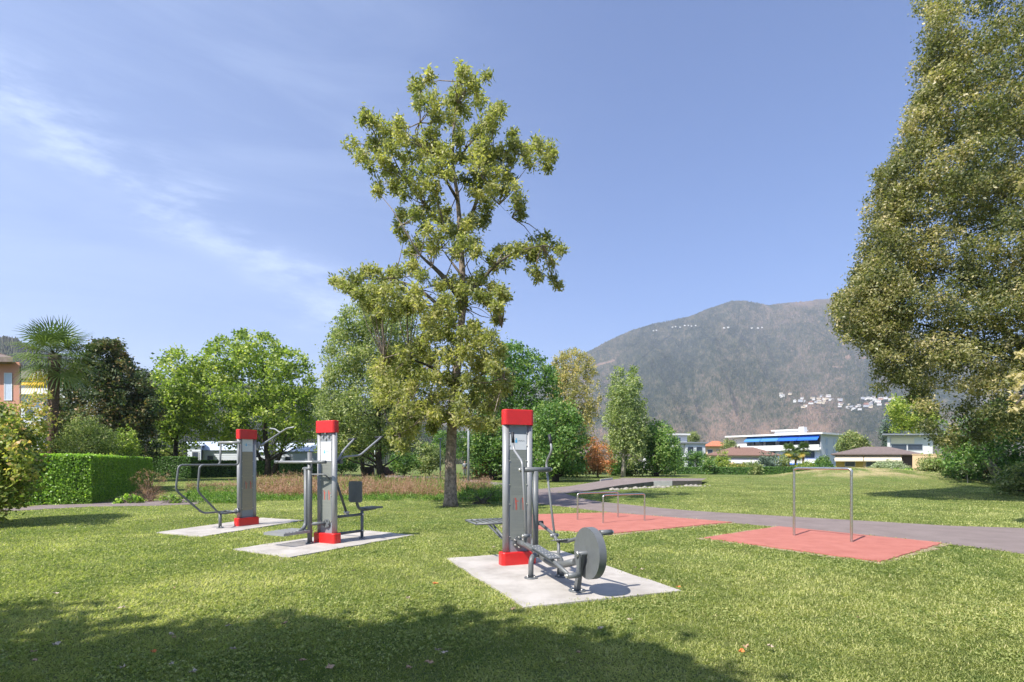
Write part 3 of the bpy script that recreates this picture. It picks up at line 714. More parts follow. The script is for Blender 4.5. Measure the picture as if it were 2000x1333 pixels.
# ---- middle station: swing platform on the left, leg press on the right
f2 = Frame((-3.63, 10.62), (.891, -.454), (-.454, -.891))
s2 = thing('exercise_station', f2.p(0, 0, .02), 'middle exercise station, with a hanging slatted footboard and a small leg press seat', 'exercise machine', 'outdoor exercise stations')
column(f2, s2, header=(1.62, 2.0), paper=(.42, 1.60), dots=True, logo_z=1.80)
pb = G(605, 1062, .02)
mb = MB(); mb.tube([pb, Vector((pb.x, pb.y, 1.79))], .045, 18); mb.build('swing_post', M_metal, s2); flange(f2, s2, pb, .085)
h = Vector((pb.x, pb.y-.06, 1.60)); mb = MB(); mb.tube([h-f2.a*.90, h+f2.a*.42], .026, 14); hb = mb.build('handlebar', M_metal_l, s2)
mb = MB(); mb.tube([h-f2.a*.93, h-f2.a*.82], .031, 12); mb.build('hand_grip', M_metal, hb); mb = MB(); mb.tube([h+f2.a*.12, h+f2.a*.45], .030, 14); mb.build('hand_grip', M_metal, hb)
pv2 = Vector((pb.x, pb.y-.02, 1.47)); mb = MB(); mb.tube([pv2-f2.a*.14, pv2+f2.a*.06], .034, 14); pj = mb.build('swing_axle', M_metal, s2)
mb = MB(); mb.tube([pv2-f2.a*.165, pv2-f2.a*.14], .026, 10); mb.build('end_bolt', M_bolt, pj)
x0 = pv2-f2.a*.095; pr_ = G(598, 1035, .27)
pl_c = Vector((-4.27, 10.33, .26))
arm_end = Vector((x0.x-.0, x0.y-.0, .34))
mb = MB(); mb.tube(fillet([x0, arm_end, pl_c+f2.a*.22+Vector((0, 0, .0))], .14, 8), .038, 14); mb.build('swing_arm', M_metal, s2)
mb = MB(); fr2 = Frame((pl_c.x, pl_c.y), (.891, -.454), (-.454, -.891))
mb.box(-.27, .27, -.34, -.31, .235, .285, fr2); mb.box(-.27, .27, .31, .34, .235, .285, fr2); mb.box(-.27, -.24, -.31, .31, .235, .285, fr2); mb.box(.24, .27, -.31, .31, .235, .285, fr2)
for k in range(8): y = -.27+k*.077; mb.box(-.24, .24, y-.011, y+.011, .272, .298, fr2)
mb.build('footboard', M_metal_l, s2)
mb = MB(); mb.tube([Vector((pb.x, pb.y, .40)), f2.p(0, .04, .40)], .035, 12); br = mb.build('lower_brace', M_metal, s2)
mb = MB(); mb.disc(f2.p(.03, .045, .40), f2.n, .085, .03, 18)
for j in range(5): an = R(72*j); bolt(mb, f2.p(.03+math.cos(an)*.065, .06, .40+math.sin(an)*.065), f2.n, .015, .02)
mb.build('mounting_flange', M_metal, br)
mb = MB(); mb.tube(fillet([Vector((pb.x, pb.y, 1.42)), Vector((pb.x, pb.y, 1.36)), f2.p(.10, .16, 1.36), f2.p(.12, .05, 1.26)], .05), .016, 10); mb.build('upper_brace', M_metal, s2)
# leg press
def pA(u, v): return f2.A(u, v, 0.0)
sb = G(707, 1052, .02); sdir2 = -f2.n
sp_top = Vector((sb.x, sb.y, .60)); mb = MB(); mb.tube([sb, sp_top], .032, 14); mb.build('seat_post', M_metal, s2); flange(f2, s2, sb, .06)
st = sp_top
mb = MB(); mb.tube(fillet([st-sdir2*.16+Vector((0, 0, .42)), st-sdir2*.15+Vector((0, 0, .10)), st+Vector((0, 0, .0)), st+sdir2*.42+Vector((0, 0, .02))], .15, 8), .030, 14); mb.build('seat_frame', M_metal, s2)
def padbox(c, f, ha, t, z0, z1, nb, nm, m, root):
    mb = MB(); k = 5; r = .05; pts = []
    for cx, cz, a0 in ((ha-r, z1-r, 0), (-ha+r, z1-r, 90), (-ha+r, z0+r, 180), (ha-r, z0+r, 270)):
        for j in range(k+1): an = R(a0+90*j/k); pts.append((cx+math.cos(an)*r, cz+math.sin(an)*r))
    n = len(pts); V = [c+f.a*x+Vector((0, 0, z))+nb*s for s in (-t/2, t/2) for x, z in pts]
    mb.add(V, [tuple(range(n))[::-1], tuple(range(n, 2*n))]+[(j, (j+1) % n, n+(j+1) % n, n+j) for j in range(n)])
    return mb.build(nm, m, root)
bp = Vector((st.x, st.y, 0))-sdir2*.19
padbox(bp, f2, .17, .035, .78, 1.21, sdir2, 'backrest', M_metal, s2)
sc_ = Vector((st.x, st.y, 0))+sdir2*.26
mb = MB(); fs_ = Frame((sc_.x, sc_.y), (f2.a.x, f2.a.y), (sdir2.x, sdir2.y)); mb.prism(rrect(.18, .22, .05), .625, .655, fs_, .01); mb.build('seat', M_metal, s2)
mb = MB(); pp = pA(661, 1055); mb.tube([f2.p(0, -.16, .03), f2.p(0, -.16, .56)], .034, 12); mb.build('link_post', M_metal, s2)
for zz in (.50, .16):
    mb = MB(); mb.tube([f2.p(0, -.16, zz), Vector((sb.x, sb.y, zz+.02))], .028, 12); lk = mb.build('link_bar', M_metal, s2)
    m2 = MB()
    for q in (f2.p(0, -.24, zz), Vector((sb.x, sb.y, zz+.02))): m2.tube([q-f2.a*.05, q+f2.a*.05], .020, 10)
    m2.build('bolts', M_bolt, lk)
jt = f2.p(0, -.52, .56); mb = MB(); mb.tube([f2.p(0, -.10, 1.52), jt], .026, 12); mb.build('push_arm', M_metal, s2)
mb = MB(); mb.tube([jt-f2.a*.05, jt+f2.a*.05], .036, 12); mb.build('pivot_joint', M_bolt, s2)
# pull handles high on the back
hub = f2.p(0, -.16, 1.68)
mb = MB(); mb.hexa([f2.p(-.03, -.05, 1.50), f2.p(.03, -.05, 1.50), f2.p(.03, -.25, 1.55), f2.p(-.03, -.25, 1.55), f2.p(-.03, -.05, 2.10), f2.p(.03, -.05, 2.10), f2.p(.03, -.10, 2.05), f2.p(-.03, -.10, 2.05)]); mb.build('hinge_bracket', M_metal, s2)
mb = MB(); mb.tube([f2.p(-.10, -.25, 1.60), f2.p(.14, -.25, 1.60)], .040, 14); hh = mb.build('hinge', M_metal, s2)
for a, pz in ((.22, [(672, 893), (703, 890), (726, 870), (745, 854)]), (-.16, [(671, 880), (682, 868), (692, 858)])):
    mb = MB(); P = [f2.A(u, v, a) for u, v in pz]; P = [f2.p(0, -.25, 1.60)]+P; mb.tube(fillet(P, .08), .021, 12); ar = mb.build('pull_arm', M_metal_l, s2)
    e = P[-1]; m2 = MB(); m2.tube([e-f2.a*.17-Vector((0, 0, .01)), e+f2.a*.05], .022, 12); m2.build('hand_grip', M_black, ar)

# ---- farthest station: parallel hip rails on the left, pull-down arms on the right
f3 = Frame((-6.65, 13.55), (.55, .835), (.835, -.55))
s3 = thing('exercise_station', f3.p(0, 0, .02), 'farthest exercise station, with two tall bent side rails standing out to the left', 'exercise machine', 'outdoor exercise stations')
M_tan = mat('tan_printed_panel', (.30, .255, .18), .4, var=.04, scale=3)  # tan sheet for this station, warmer than the grey ones
column(f3, s3, header=(1.86, 2.17), paper=(.40, 1.85), tone=M_tan, figz=1.02, logo_z=2.03)
for b, px in ((.10, [(466, 867), (466, 911), (390, 911), (386, 960), (428, 1003), (462, 1001)]), (-.35, [(431, 867), (430, 908), (349, 908), (343, 958), (396, 1002), (441, 1001)])):
    P = [f3.B(u, v, b) for u, v in px]; zt_ = 1.53; P[1].z = P[2].z = zt_; P[4].z = P[5].z = .37
    # the outer, lower run turns in towards the base
    mb = MB(); mb.tube(fillet(P, .10, 6), .024, 12); mb.build('side_rail', M_metal, s3)
q0, q1 = f3.B(466, 865, .10), f3.B(431, 865, -.35); q0.z = q1.z = 2.08
mb = MB(); mb.tube([q0+(q0-q1).normalized()*.06, q1-(q0-q1).normalized()*.06], .034, 14); mb.build('top_crossbar', M_metal_l, s3)
pc = G(430, 1032, .02); mb = MB(); mb.tube([pc, Vector((pc.x, pc.y, .40))], .036, 14); mb.build('support_post', M_metal, s3); flange(f3, s3, pc, .085)
e0, e1 = f3.B(462, 1001, .10), f3.B(441, 1001, -.35); e0.z = e1.z = .38
mb = MB(); mb.tube([Vector((pc.x, pc.y, .38)), e1], .026, 10); mb.tube([e1, e0], .026, 10); mb.tube([e0, f3.p(-.2, .03, .38)], .030, 10); lb = mb.build('lower_bar', M_metal, s3)
mb = MB(); mb.disc(f3.p(-.26, 0, .38), f3.a, .08, .03, 16)
for j in range(5): an = R(72*j); bolt(mb, f3.p(-.28, math.cos(an)*.06, .38+math.sin(an)*.06), -f3.a, .014, .02)
mb.build('mounting_flange', M_bolt, lb)
mb = MB(); mb.disc(f3.p(.30, 0, 2.03), f3.a, .085, .05, 18); mb.tube([f3.p(.33, -.07, 1.93), f3.p(.33, .07, 1.93)], .03, 12); mb.build('hinge', M_metal_l, s3)
P = [f3.B(512, 869, 0), f3.B(547, 846, 0)]; mb = MB(); mb.tube([f3.p(.30, 0, 2.0)]+P, .024, 12); ar = mb.build('pull_arm', M_metal_l, s3)
e = P[-1]; ek = (e-f3.O).dot(f3.a); r1 = f3.A(594, 838, ek+.05); r2 = f3.A(534, 839, ek+.1)
r1 = e+f3.n*.62+Vector((0, 0, .13)); r2 = e-f3.n*.45+Vector((0, 0, .13))
mb = MB(); mb.tube(fillet([r1, e+f3.n*.30+Vector((0, 0, .11)), e, e-f3.n*.22+Vector((0, 0, .11)), r2], .08), .020, 12); mb.build('pull_bar', M_metal_l, ar)

# ------------------------------------------------------------------ steel bars
def ubar(name, a, b, h, r, label, cat, group=None, z0=.03):
    mid = (a+b)/2; t = thing(name, (mid.x, mid.y, z0), label, cat, group); a = Vector((a.x, a.y, z0)); b = Vector((b.x, b.y, z0))
    d = (b-a).normalized(); k = .12
    for p, s in ((a, 1), (b, -1)):
        mb = MB(); mb.tube([p, p+Vector((0, 0, h-k))], r, 18, cap=False); mb.build('leg', M_steel, t)
    mb = MB(); pa, pb_ = a+Vector((0, 0, h-k)), b+Vector((0, 0, h-k)); mb.tube(fillet([pa, a+Vector((0, 0, h)), b+Vector((0, 0, h)), pb_], k*.98, 10), r, 18, cap=False); mb.build('top_rail', M_steel, t)
ubar('high_bar', G(1551, 1049), G(1663, 1062), 1.44, .026, 'tall stainless steel bar standing on the right hand red square', 'pull-up bar')
ubar('parallel_bar', G(1128, 1018), G(1207, 1013), .72, .022, 'rear one of the two low stainless bars on the red area', 'exercise bar', 'low parallel bars')
ubar('parallel_bar', G(1178, 1024.5), G(1259, 1019.5), .72, .022, 'front one of the two low stainless bars on the red area', 'exercise bar', 'low parallel bars')

# ------------------------------------------------------------------ lamp posts, person, planters
M_post = mat('galvanised_post', (.34, .36, .37), .5, metal=.3)
def lamp(u, v, h, r, label, head=True):
    p = G(u, v); t = thing('lamp_post', (p.x, p.y, 0), label, 'lamp post', 'slim grey lamp posts')
    mb = MB(); mb.tube([(p.x, p.y, 0), (p.x, p.y, h)], [r, r*.7], 12); mb.build('pole', M_post, t)
    mb = MB(); mb.tube([(p.x, p.y, h), (p.x, p.y, h+.05), (p.x, p.y, h+.12)], [r*1.2, .22, .16], 16); mb.build('lamp_head', M_post, t)
lamp(915, 955, 5.3, .075, 'slim grey lamp post right of the big oak trunk, nearest of the three')
lamp(860, 938, 3.6, .07, 'slim grey lamp post just left of the big oak trunk')
lamp(732, 932, 3.6, .07, 'slim grey lamp post between the leaning trunks left of the oak')
def person():
    d = 57.; base = Vector(((908-1000)/FPX*d, d, 0)); t = thing('person', base, 'person in a grey shirt and pale trousers standing by the lamp post beside the oak', 'person')
    def skin(name, pts, edges, rad, m, sub=2, parent=None):
        me = bpy.data.meshes.new(name); me.from_pydata([Vector(p) for p in pts], edges, []); o = bpy.data.objects.new(name, me); C.objects.link(o)
        o.modifiers.new('s', 'SKIN'); o.modifiers.new('u', 'SUBSURF').levels = sub
        for i, r in enumerate(rad): me.skin_vertices[0].data[i].radius = (r, r)
        me.skin_vertices[0].data[0].use_root = True; dg = bpy.context.evaluated_depsgraph_get(); dg.update()
        nm = bpy.data.meshes.new_from_object(o.evaluated_get(dg)); o.modifiers.clear(); o.data = nm; nm.materials.clear(); nm.materials.append(m)
        for q in nm.polygons: q.use_smooth = True
        o.parent = parent or t; ORG[o.name] = base; return o
    J = [(0, 0, .95), (0, 0, 1.15), (0, .01, 1.38), (0, .01, 1.50), (0, .0, 1.62), (0, 0, 1.72),
         (.09, 0, .90), (.10, -.06, .50), (.10, .02, .10), (.10, -.12, .04), (-.09, 0, .90), (-.10, .04, .50), (-.11, .12, .10), (-.11, .02, .04),
         (.19, 0, 1.40), (.24, .02, 1.13), (.22, -.08, .90), (.22, -.12, .80), (-.19, 0, 1.40), (-.24, .02, 1.13), (-.23, -.05, .89), (-.23, -.08, .80)]
    E = [(0, 1), (1, 2), (2, 3), (3, 4), (4, 5), (0, 6), (6, 7), (7, 8), (8, 9), (0, 10), (10, 11), (11, 12), (12, 13), (2, 14), (14, 15), (15, 16), (16, 17), (2, 18), (18, 19), (19, 20), (20, 21)]
    Rr = [.14, .13, .15, .06, .095, .08, .10, .065, .045, .04, .10, .065, .045, .04, .06, .045, .035, .03, .06, .045, .035, .03]
    ms = mat('skin', (.45, .26, .18), .6); skin('body', J, E, Rr, ms)
    J2 = [(0, 0, .95), (0, 0, 1.15), (0, .01, 1.38), (0, .01, 1.46), (.19, 0, 1.40), (.235, .02, 1.18), (-.19, 0, 1.40), (-.235, .02, 1.18)]
    skin('shirt', J2, [(0, 1), (1, 2), (2, 3), (2, 4), (4, 5), (2, 6), (6, 7)], [.165, .155, .175, .09, .085, .07, .085, .07], mat('grey_shirt', (.30, .32, .33), .9))
    J3 = [(0, 0, .98), (.09, 0, .88), (.10, -.06, .50), (.10, .02, .12), (-.09, 0, .88), (-.10, .04, .50), (-.11, .12, .12)]
    skin('trousers', J3, [(0, 1), (1, 2), (2, 3), (0, 4), (4, 5), (5, 6)], [.16, .12, .085, .07, .12, .085, .07], mat('pale_trousers', (.58, .54, .46), .9))
    skin('hair', [(0, .02, 1.68), (0, .02, 1.74), (0, .05, 1.62)], [(0, 1), (0, 2)], [.095, .085, .07], mat('dark_hair', (.05, .04, .035), .8))
person()
M_pot = mat('dark_brown_planter', (.045, .032, .030), .8, var=.3, scale=12)
for u, lab in ((719, 'dark brown round planter left of the leaning trunk'), (759, 'dark brown round planter right of the leaning trunk')):
    p = G(u, 929); mb = MB(); mb.tube([(p.x, p.y, 0), (p.x, p.y, .35), (p.x, p.y, .95), (p.x, p.y, 1.02)], [.62, .80, .95, .98], 20); tag(mb.build('planter', M_pot), lab, 'planter')

# ------------------------------------------------------------------ buildings
def bldg_frame(O, ax): a = Vector((*ax, 0)).normalized(); return Frame(O, (a.x, a.y), (-a.y, a.x))
M_bw = mat('render_white', (.66, .655, .64), .85, var=.03, scale=2); M_bshade = mat('render_white_shaded', (.56, .58, .62), .85, var=.03)  # M_bshade: the white render again, with shade put into its colour
M_glass = mat('window_glass', (.045, .06, .085), .08, spec=.9, var=.3, scale=1); M_blue = mat('blue_awning_cloth', (.015, .13, .60), .8, var=.08)
M_blue2 = mat('faded_blue_awning_cloth', (.06, .22, .50), .8, var=.08); M_cream = mat('cream_awning_cloth', (.82, .72, .54), .8, var=.04)
M_tile = mat('brown_roof_tiles', (.20, .115, .085), .9, var=.25, scale=5, bump=.6, bscale=8); M_tileo = mat('orange_roof_tiles', (.45, .16, .085), .9, var=.2, scale=4)
M_tiled = mat('dark_brown_roof_tiles', (.165, .125, .11), .9, var=.2, scale=4, bump=.5, bscale=8)
M_shut = mat('shutter_blue_grey', (.42, .48, .58), .6, var=.03); M_yel = mat('yellow_render', (.62, .42, .12), .9, var=.05); M_peach = mat('peach_render', (.74, .52, .30), .9, var=.05)
M_brown = mat('brown_roller_shutter', (.085, .05, .04), .7, var=.1)
def part(nm, m, par, *boxes, fr=None):
    mb = MB()
    for b in boxes: mb.box(*b, fr)
    return mb.build(nm, m, par)
def hip(nm, m, par, fr, a0, a1, b0, b1, z0, z1, th=.15, k=None):
    """hipped roof"""
    k = k or (b1-b0)/2; mb = MB()
    P = [(a0, b0, z0), (a1, b0, z0), (a1, b1, z0), (a0, b1, z0), (a0, b0, z0-th), (a1, b0, z0-th), (a1, b1, z0-th), (a0, b1, z0-th), (a0+k, (b0+b1)/2, z1), (a1-k, (b0+b1)/2, z1)]
    mb.add([fr.p(*q) for q in P], [(0, 1, 9, 8), (1, 2, 9), (2, 3, 8, 9), (3, 0, 8), (0, 4, 5, 1), (1, 5, 6, 2), (2, 6, 7, 3), (3, 7, 4, 0), (7, 6, 5, 4)])
    return mb.build(nm, m, par)
def window(par, fr, a0, a1, b, z0, z1, shut=False, out=-1):
    fm = MB(); t = .06; bb = sorted((b, b+out*.05))
    for q in ((a0, a1, *bb, z0, z0+t), (a0, a1, *bb, z1-t, z1), (a0, a0+t, *bb, z0+t, z1-t), (a1-t, a1, *bb, z0+t, z1-t)): fm.box(*q, fr)
    w = fm.build('window', M_bshade, par); b2 = sorted((b, b+out*.02)); part('pane', M_shut if shut else M_glass, w, (a0+t, a1-t, *b2, z0+t, z1-t), fr=fr); return w
def window_a(par, fr, a, b0, b1, z0, z1, out=1, m=None):
    fm = MB(); t = .06; aa = sorted((a, a+out*.05))
    for q in ((*aa, b0, b1, z0, z0+t), (*aa, b0, b1, z1-t, z1), (*aa, b0, b0+t, z0+t, z1-t), (*aa, b1-t, b1, z0+t, z1-t)): fm.box(*q, fr)
    w = fm.build('window', M_bshade, par); a2 = sorted((a, a+out*.02)); part('pane', m or M_glass, w, (*a2, b0+t, b1-t, z0+t, z1-t), fr=fr)
def awning(par, fr, a0, a1, b, z, dz, proj, m):
    mb = MB(); e = .04
    P = [(a0, b, z), (a1, b, z), (a1, b-proj, z-dz), (a0, b-proj, z-dz)]; mb.hexa([fr.p(x, y, zz-e) for x, y, zz in P]+[fr.p(x, y, zz) for x, y, zz in P])
    mb.box(a0, a1, b-proj-.04, b-proj, z-dz-.22, z-dz, fr); return mb.build('awning', m, par)
# large white block with blue awnings. local axes: a along the front towards the near corner, b into the block
cn = W(1602, 903, 110); bf = Frame((cn.x, cn.y), (.62, -.785), (.785, .62))      # origin at the near corner; front runs to negative a
b1_ = thing('apartment_building', (cn.x, cn.y, 0), 'long white apartment block with bright blue awnings and flat white roof', 'building')
Lf, Dp = 18.6, 12.5; part('wall', M_bw, b1_, (-Lf, 0, 0, Dp, 0, 4.7), (-Lf, 0, 2.0, Dp, 4.7, 7.2), (-Lf, -15.6, .05, 2.0, 4.7, 7.2), fr=bf)
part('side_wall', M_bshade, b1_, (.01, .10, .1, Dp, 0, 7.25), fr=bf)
part('roof', M_bw, b1_, (-Lf-1.6, .9, -1.2, Dp+.6, 7.26, 7.62), fr=bf)
ch = MB(); ch.box(-11.2, -6, 4, 8, 7.6, 8.5, bf); ch.box(-6.0, -4.9, 4, 5.5, 7.6, 9.2, bf); ch.box(-11.8, -5.9, 3.6, 8.4, 8.5, 8.75, bf); ch.build('roof_structure', M_bw, b1_)
for z0, z1 in ((4.0, 5.15), (1.1, 2.1)): part('balcony', M_bw, b1_, (-Lf-.6 if z0 > 3 else -11, .4, -1.45, -1.30, z0, z1), (-Lf-.6 if z0 > 3 else -11, .4, -1.30, .0, z0, z0+.2), fr=bf)
for i, (a0, a1) in enumerate(((-15.4, -11.8), (-11.7, -8.0), (-7.9, -4.0), (-3.9, .1))): awning(b1_, bf, a0, a1, -.05, 7.2, .95, 1.5, M_blue if i > 1 else M_blue2)
for a0, a1 in ((-9.5, -4.8), (-4.7, .2)): awning(b1_, bf, a0, a1, -.05, 1.25+.9, .85, 1.5, M_blue)
for a0 in (-15, -12.3, -9.2, -6.2, -3.2): window(b1_, bf, a0, a0+2.3, 1.98, 4.8, 6.9)
for a0 in (-15, -11, -7, -3): window(b1_, bf, a0, a0+2.0, -.02, 2.4, 3.9)
for b0 in (2.2, 6.2, 9.4):
    for z0 in (.6, 2.9, 5.1): window_a(b1_, bf, .11, b0, b0+1.2, z0, z0+1.5, 1, M_shut)
# brown roofed bungalow in front of it
cn = W(1380, 903, 88); bf = Frame((cn.x, cn.y), (.985, .17), (.36, .93))
b2_ = thing('bungalow', (cn.x, cn.y, 0), 'white bungalow with wide brown tiled hip roof before the apartment block', 'house')
part('wall', M_bw, b2_, (.8, 12.5, 0, 8, 0, 2.65), fr=bf); rf = hip('roof', M_tile, b2_, bf, -.4, 13.6, -1.0, 9, 2.75, 4.15)
mb = MB(); mb.box(5.2, 5.45, 3.2, 3.5, 3.8, 4.35, bf); mb.box(5.8, 6.05, 3.2, 3.5, 3.8, 4.4, bf); mb.build('chimney', M_brown, rf)
for a0 in (1.4, 4.4, 7.6, 10.4): window(b2_, bf, a0, a0+1.5, -.02, 1.0, 2.2)
awning(b2_, bf, 3.2, 9.5, -.1, 2.3, .7, 1.0, M_bw)
# orange roofed house
cn = W(1374, 903, 120); bf = Frame((cn.x, cn.y), (1, 0), (.35, .93))
b3_ = thing('house', (cn.x, cn.y, 0), 'house with orange tiled roof between the white flats and the bungalow', 'house')
part('wall', M_peach, b3_, (.5, 4.6, 0, 6, 0, 5.2), fr=bf); hip('roof', M_tileo, b3_, bf, 0, 5.4, -.8, 6.8, 5.2, 6.4, k=2.0)
for a0 in (.9, 2.9): window(b3_, bf, a0, a0+1.2, -.02, 3.0, 4.4)
# white flats
cn = W(1300, 903, 106); bf = Frame((cn.x, cn.y), (.98, .2), (-.2, .98))
b4_ = thing('apartment_building', (cn.x, cn.y, 0), 'stepped white flats with grey glass front, left of the orange roof', 'building')
part('wall', M_bw, b4_, (0, 4.6, 0, 10, 0, 6.9), fr=bf); part('wing', M_bshade, b4_, (3.4, 7.6, -1.6, 8, 0, 5.2), fr=bf)
part('roof', M_bw, b4_, (-.5, 5.0, -.6, 10.4, 6.9, 7.2), fr=bf); part('wing_roof', M_plate, b4_, (1.6, 8.0, -2.0, 8.4, 5.22, 5.5), fr=bf)
for z in (4.4, 2.3): part('balcony', M_bw, b4_, (0, 3.35, -1.2, -1.05, z, z+.8), (0, 3.35, -1.05, 0, z, z+.2), fr=bf)
for z in (4.9, 2.8): window(b4_, bf, .6, 3.2, -.02, z, z+1.5)
for a0, z in ((3.7, 3.2), (5.6, 3.2), (3.7, .9), (5.6, .9)): window(b4_, bf, a0, a0+1.4, -1.62, z, z+1.4)
# yellow bungalow
cn = W(1628, 903, 72); bf = Frame((cn.x, cn.y), (1, 0), (.54, .84))
b5_ = thing('bungalow', (cn.x, cn.y, 0), 'yellow bungalow with cream awnings and dark brown tiled roof', 'house')
part('wall', M_yel, b5_, (.3, 3.95, 0, 8, -.2, 2.55), fr=bf); part('front_wall', M_peach, b5_, (3.96, 11.2, 0, 8, -.2, 2.55), fr=bf)
hip('roof', M_tiled, b5_, bf, -.3, 11.9, -1.1, 9.4, 2.68, 3.75, k=4.4)
awning(b5_, bf, .2, 3.95, -.05, 2.62, .70, 1.25, M_cream); awning(b5_, bf, 4.05, 9.0, -.05, 2.62, .70, 1.25, M_cream)
for a0, a1 in ((1.5, 2.9), (4.3, 6.9)): window(b5_, bf, a0, a1, -.02, 1.0, 1.95)
part('roller_shutter', M_brown, b5_, (9.1, 10.7, -.06, -.01, .55, 2.5), fr=bf)
cn = W(1782, 903, 56); bf = Frame((cn.x, cn.y), (1, 0), (.62, .78))
t = thing('garden_wall', (cn.x, cn.y, 0), 'tall peach coloured wall block beside the yellow bungalow, half behind the big tree', 'wall')
part('wall', M_peach, t, (0, 3.1, 0, 4, -.1, 2.35), fr=bf); part('coping', M_peach, t, (-.06, 3.16, -.06, 4.06, 2.36, 2.44), fr=bf)
# villa behind
cn = W(1733, 903, 88); bf = Frame((cn.x, cn.y), (1, 0), (.60, .80))
b6_ = thing('villa', (cn.x, cn.y, 0), 'white modern villa with flat roof and wide window above the yellow bungalow', 'house')
part('wall', M_bw, b6_, (0, 7.4, .4, 8, 0, 5.9), (0, .45, 0, .39, 0, 5.9), fr=bf); part('roof', M_plate, b6_, (-.8, 8.2, -.9, 8.6, 5.95, 6.2), fr=bf)
part('blind', M_cream, b6_, (.6, 4.4, .3, .36, 4.6, 5.6), fr=bf); window(b6_, bf, .6, 3.2, .38, 3.5, 4.55); window(b6_, bf, 3.3, 5.8, .38, 3.5, 4.55)
# salmon house far left
M_salm = mat('salmon_render', (.48, .235, .17), .9, var=.04, scale=1); cn = W(38, 903, 40)
bf = Frame((cn.x, cn.y), (1, .0), (-.70, .72)); b7_ = thing('house', (cn.x, cn.y, 0), 'salmon pink house with dark eaves at the far left edge', 'house')
part('wall', M_salm, b7_, (-9, 0, 0, 9, 0, 9.0), fr=bf); hip('roof', M_tiled, b7_, bf, -10, .0-.55, -1.3, 10, 9.2, 11.3, th=.35)
part('downpipe', M_brown, b7_, (.01, .12, -.10, .02, 0, 8.9), fr=bf)
for z0, z1 in ((6.15, 8.2), (2.3, 5.0)): window(b7_, bf, -1.15, -.55, -.02, z0, z1, True); window(b7_, bf, -4.4, -3.3, -.02, z0, z1, True)
# white house with yellow awning, far left
cn = W(48, 903, 75); bf = Frame((cn.x, cn.y), (1, 0), (-.66, .75)); b8_ = thing('house', (cn.x, cn.y, 0), 'white house with a yellow awning glimpsed behind the fan palm', 'house')
part('wall', M_bshade, b8_, (-3, 12, 0, 8, 0, 13), fr=bf); hip('roof', M_tiled, b8_, bf, -4, 13, -1, 9, 13.2, 15)
mb = MB(); mb.box(-2, 4.5, -1.4, -1.25, 10.9, 11.7, bf); mb.box(-2, 4.5, -1.25, 0, 10.9, 11.1, bf); mb.build('balcony', M_bw, b8_)
awning(b8_, bf, -.6, 2.7, -.05, 12.7, .4, 1.6, mat('yellow_awning_cloth', (.75, .45, .06), .8))
for a0 in (0, 2.5, 5): window(b8_, bf, a0, a0+1.3, -.02, 7.5, 9.2); window(b8_, bf, a0, a0+1.3, -.02, 4.5, 6.2)
# white sheds behind the plane trees
M_sid = mat('white_siding', (.66, .70, .76), .7, var=.03, scale=1); M_metalroof = mat('pale_metal_roof', (.48, .54, .64), .55, var=.05)
def shed(u0, u1, d, h, hr, label, over=.3):
    cn = W(u0, 903, d); w = (u1-u0)/FPX*d; bf = Frame((cn.x, cn.y), (1, 0), (-.45, .89)); t = thing('shed', (cn.x, cn.y, 0), label, 'shed')
    part('wall', M_sid, t, (0, w, 0, 5, 0, h), fr=bf); mb = MB(); o = over
    mb.add([bf.p(*q) for q in ((-o, -o, h), (w+o, -o, h), (w+o, 5+o, h), (-o, 5+o, h), (-o, 2.5, h+hr), (w+o, 2.5, h+hr))], [(0, 1, 5, 4), (2, 3, 4, 5), (0, 4, 3), (1, 2, 5), (3, 2, 1, 0)]); mb.build('roof', M_metalroof, t)
    mb = MB(); k = 0
    while k < h-.2: mb.box(-.0, w, -.035, -.005, k, k+.10, bf); k += .22
    mb.build('siding', M_sid, t); window(t, bf, .5, 1.3, -.04, h*.4, h*.8)
shed(366, 392, 62, 3.5, .5, 'narrow white shed end left of the pale garage roof')
shed(396, 470, 64, 3.0, 1.1, 'white garage with pale blue grey roof behind the parallel rails')
shed(478, 520, 65, 2.8, .9, 'white garage behind the farthest exercise station')
shed(548, 650, 66, 2.9, 1.1, 'white clapboard garage behind the split trunk tree')

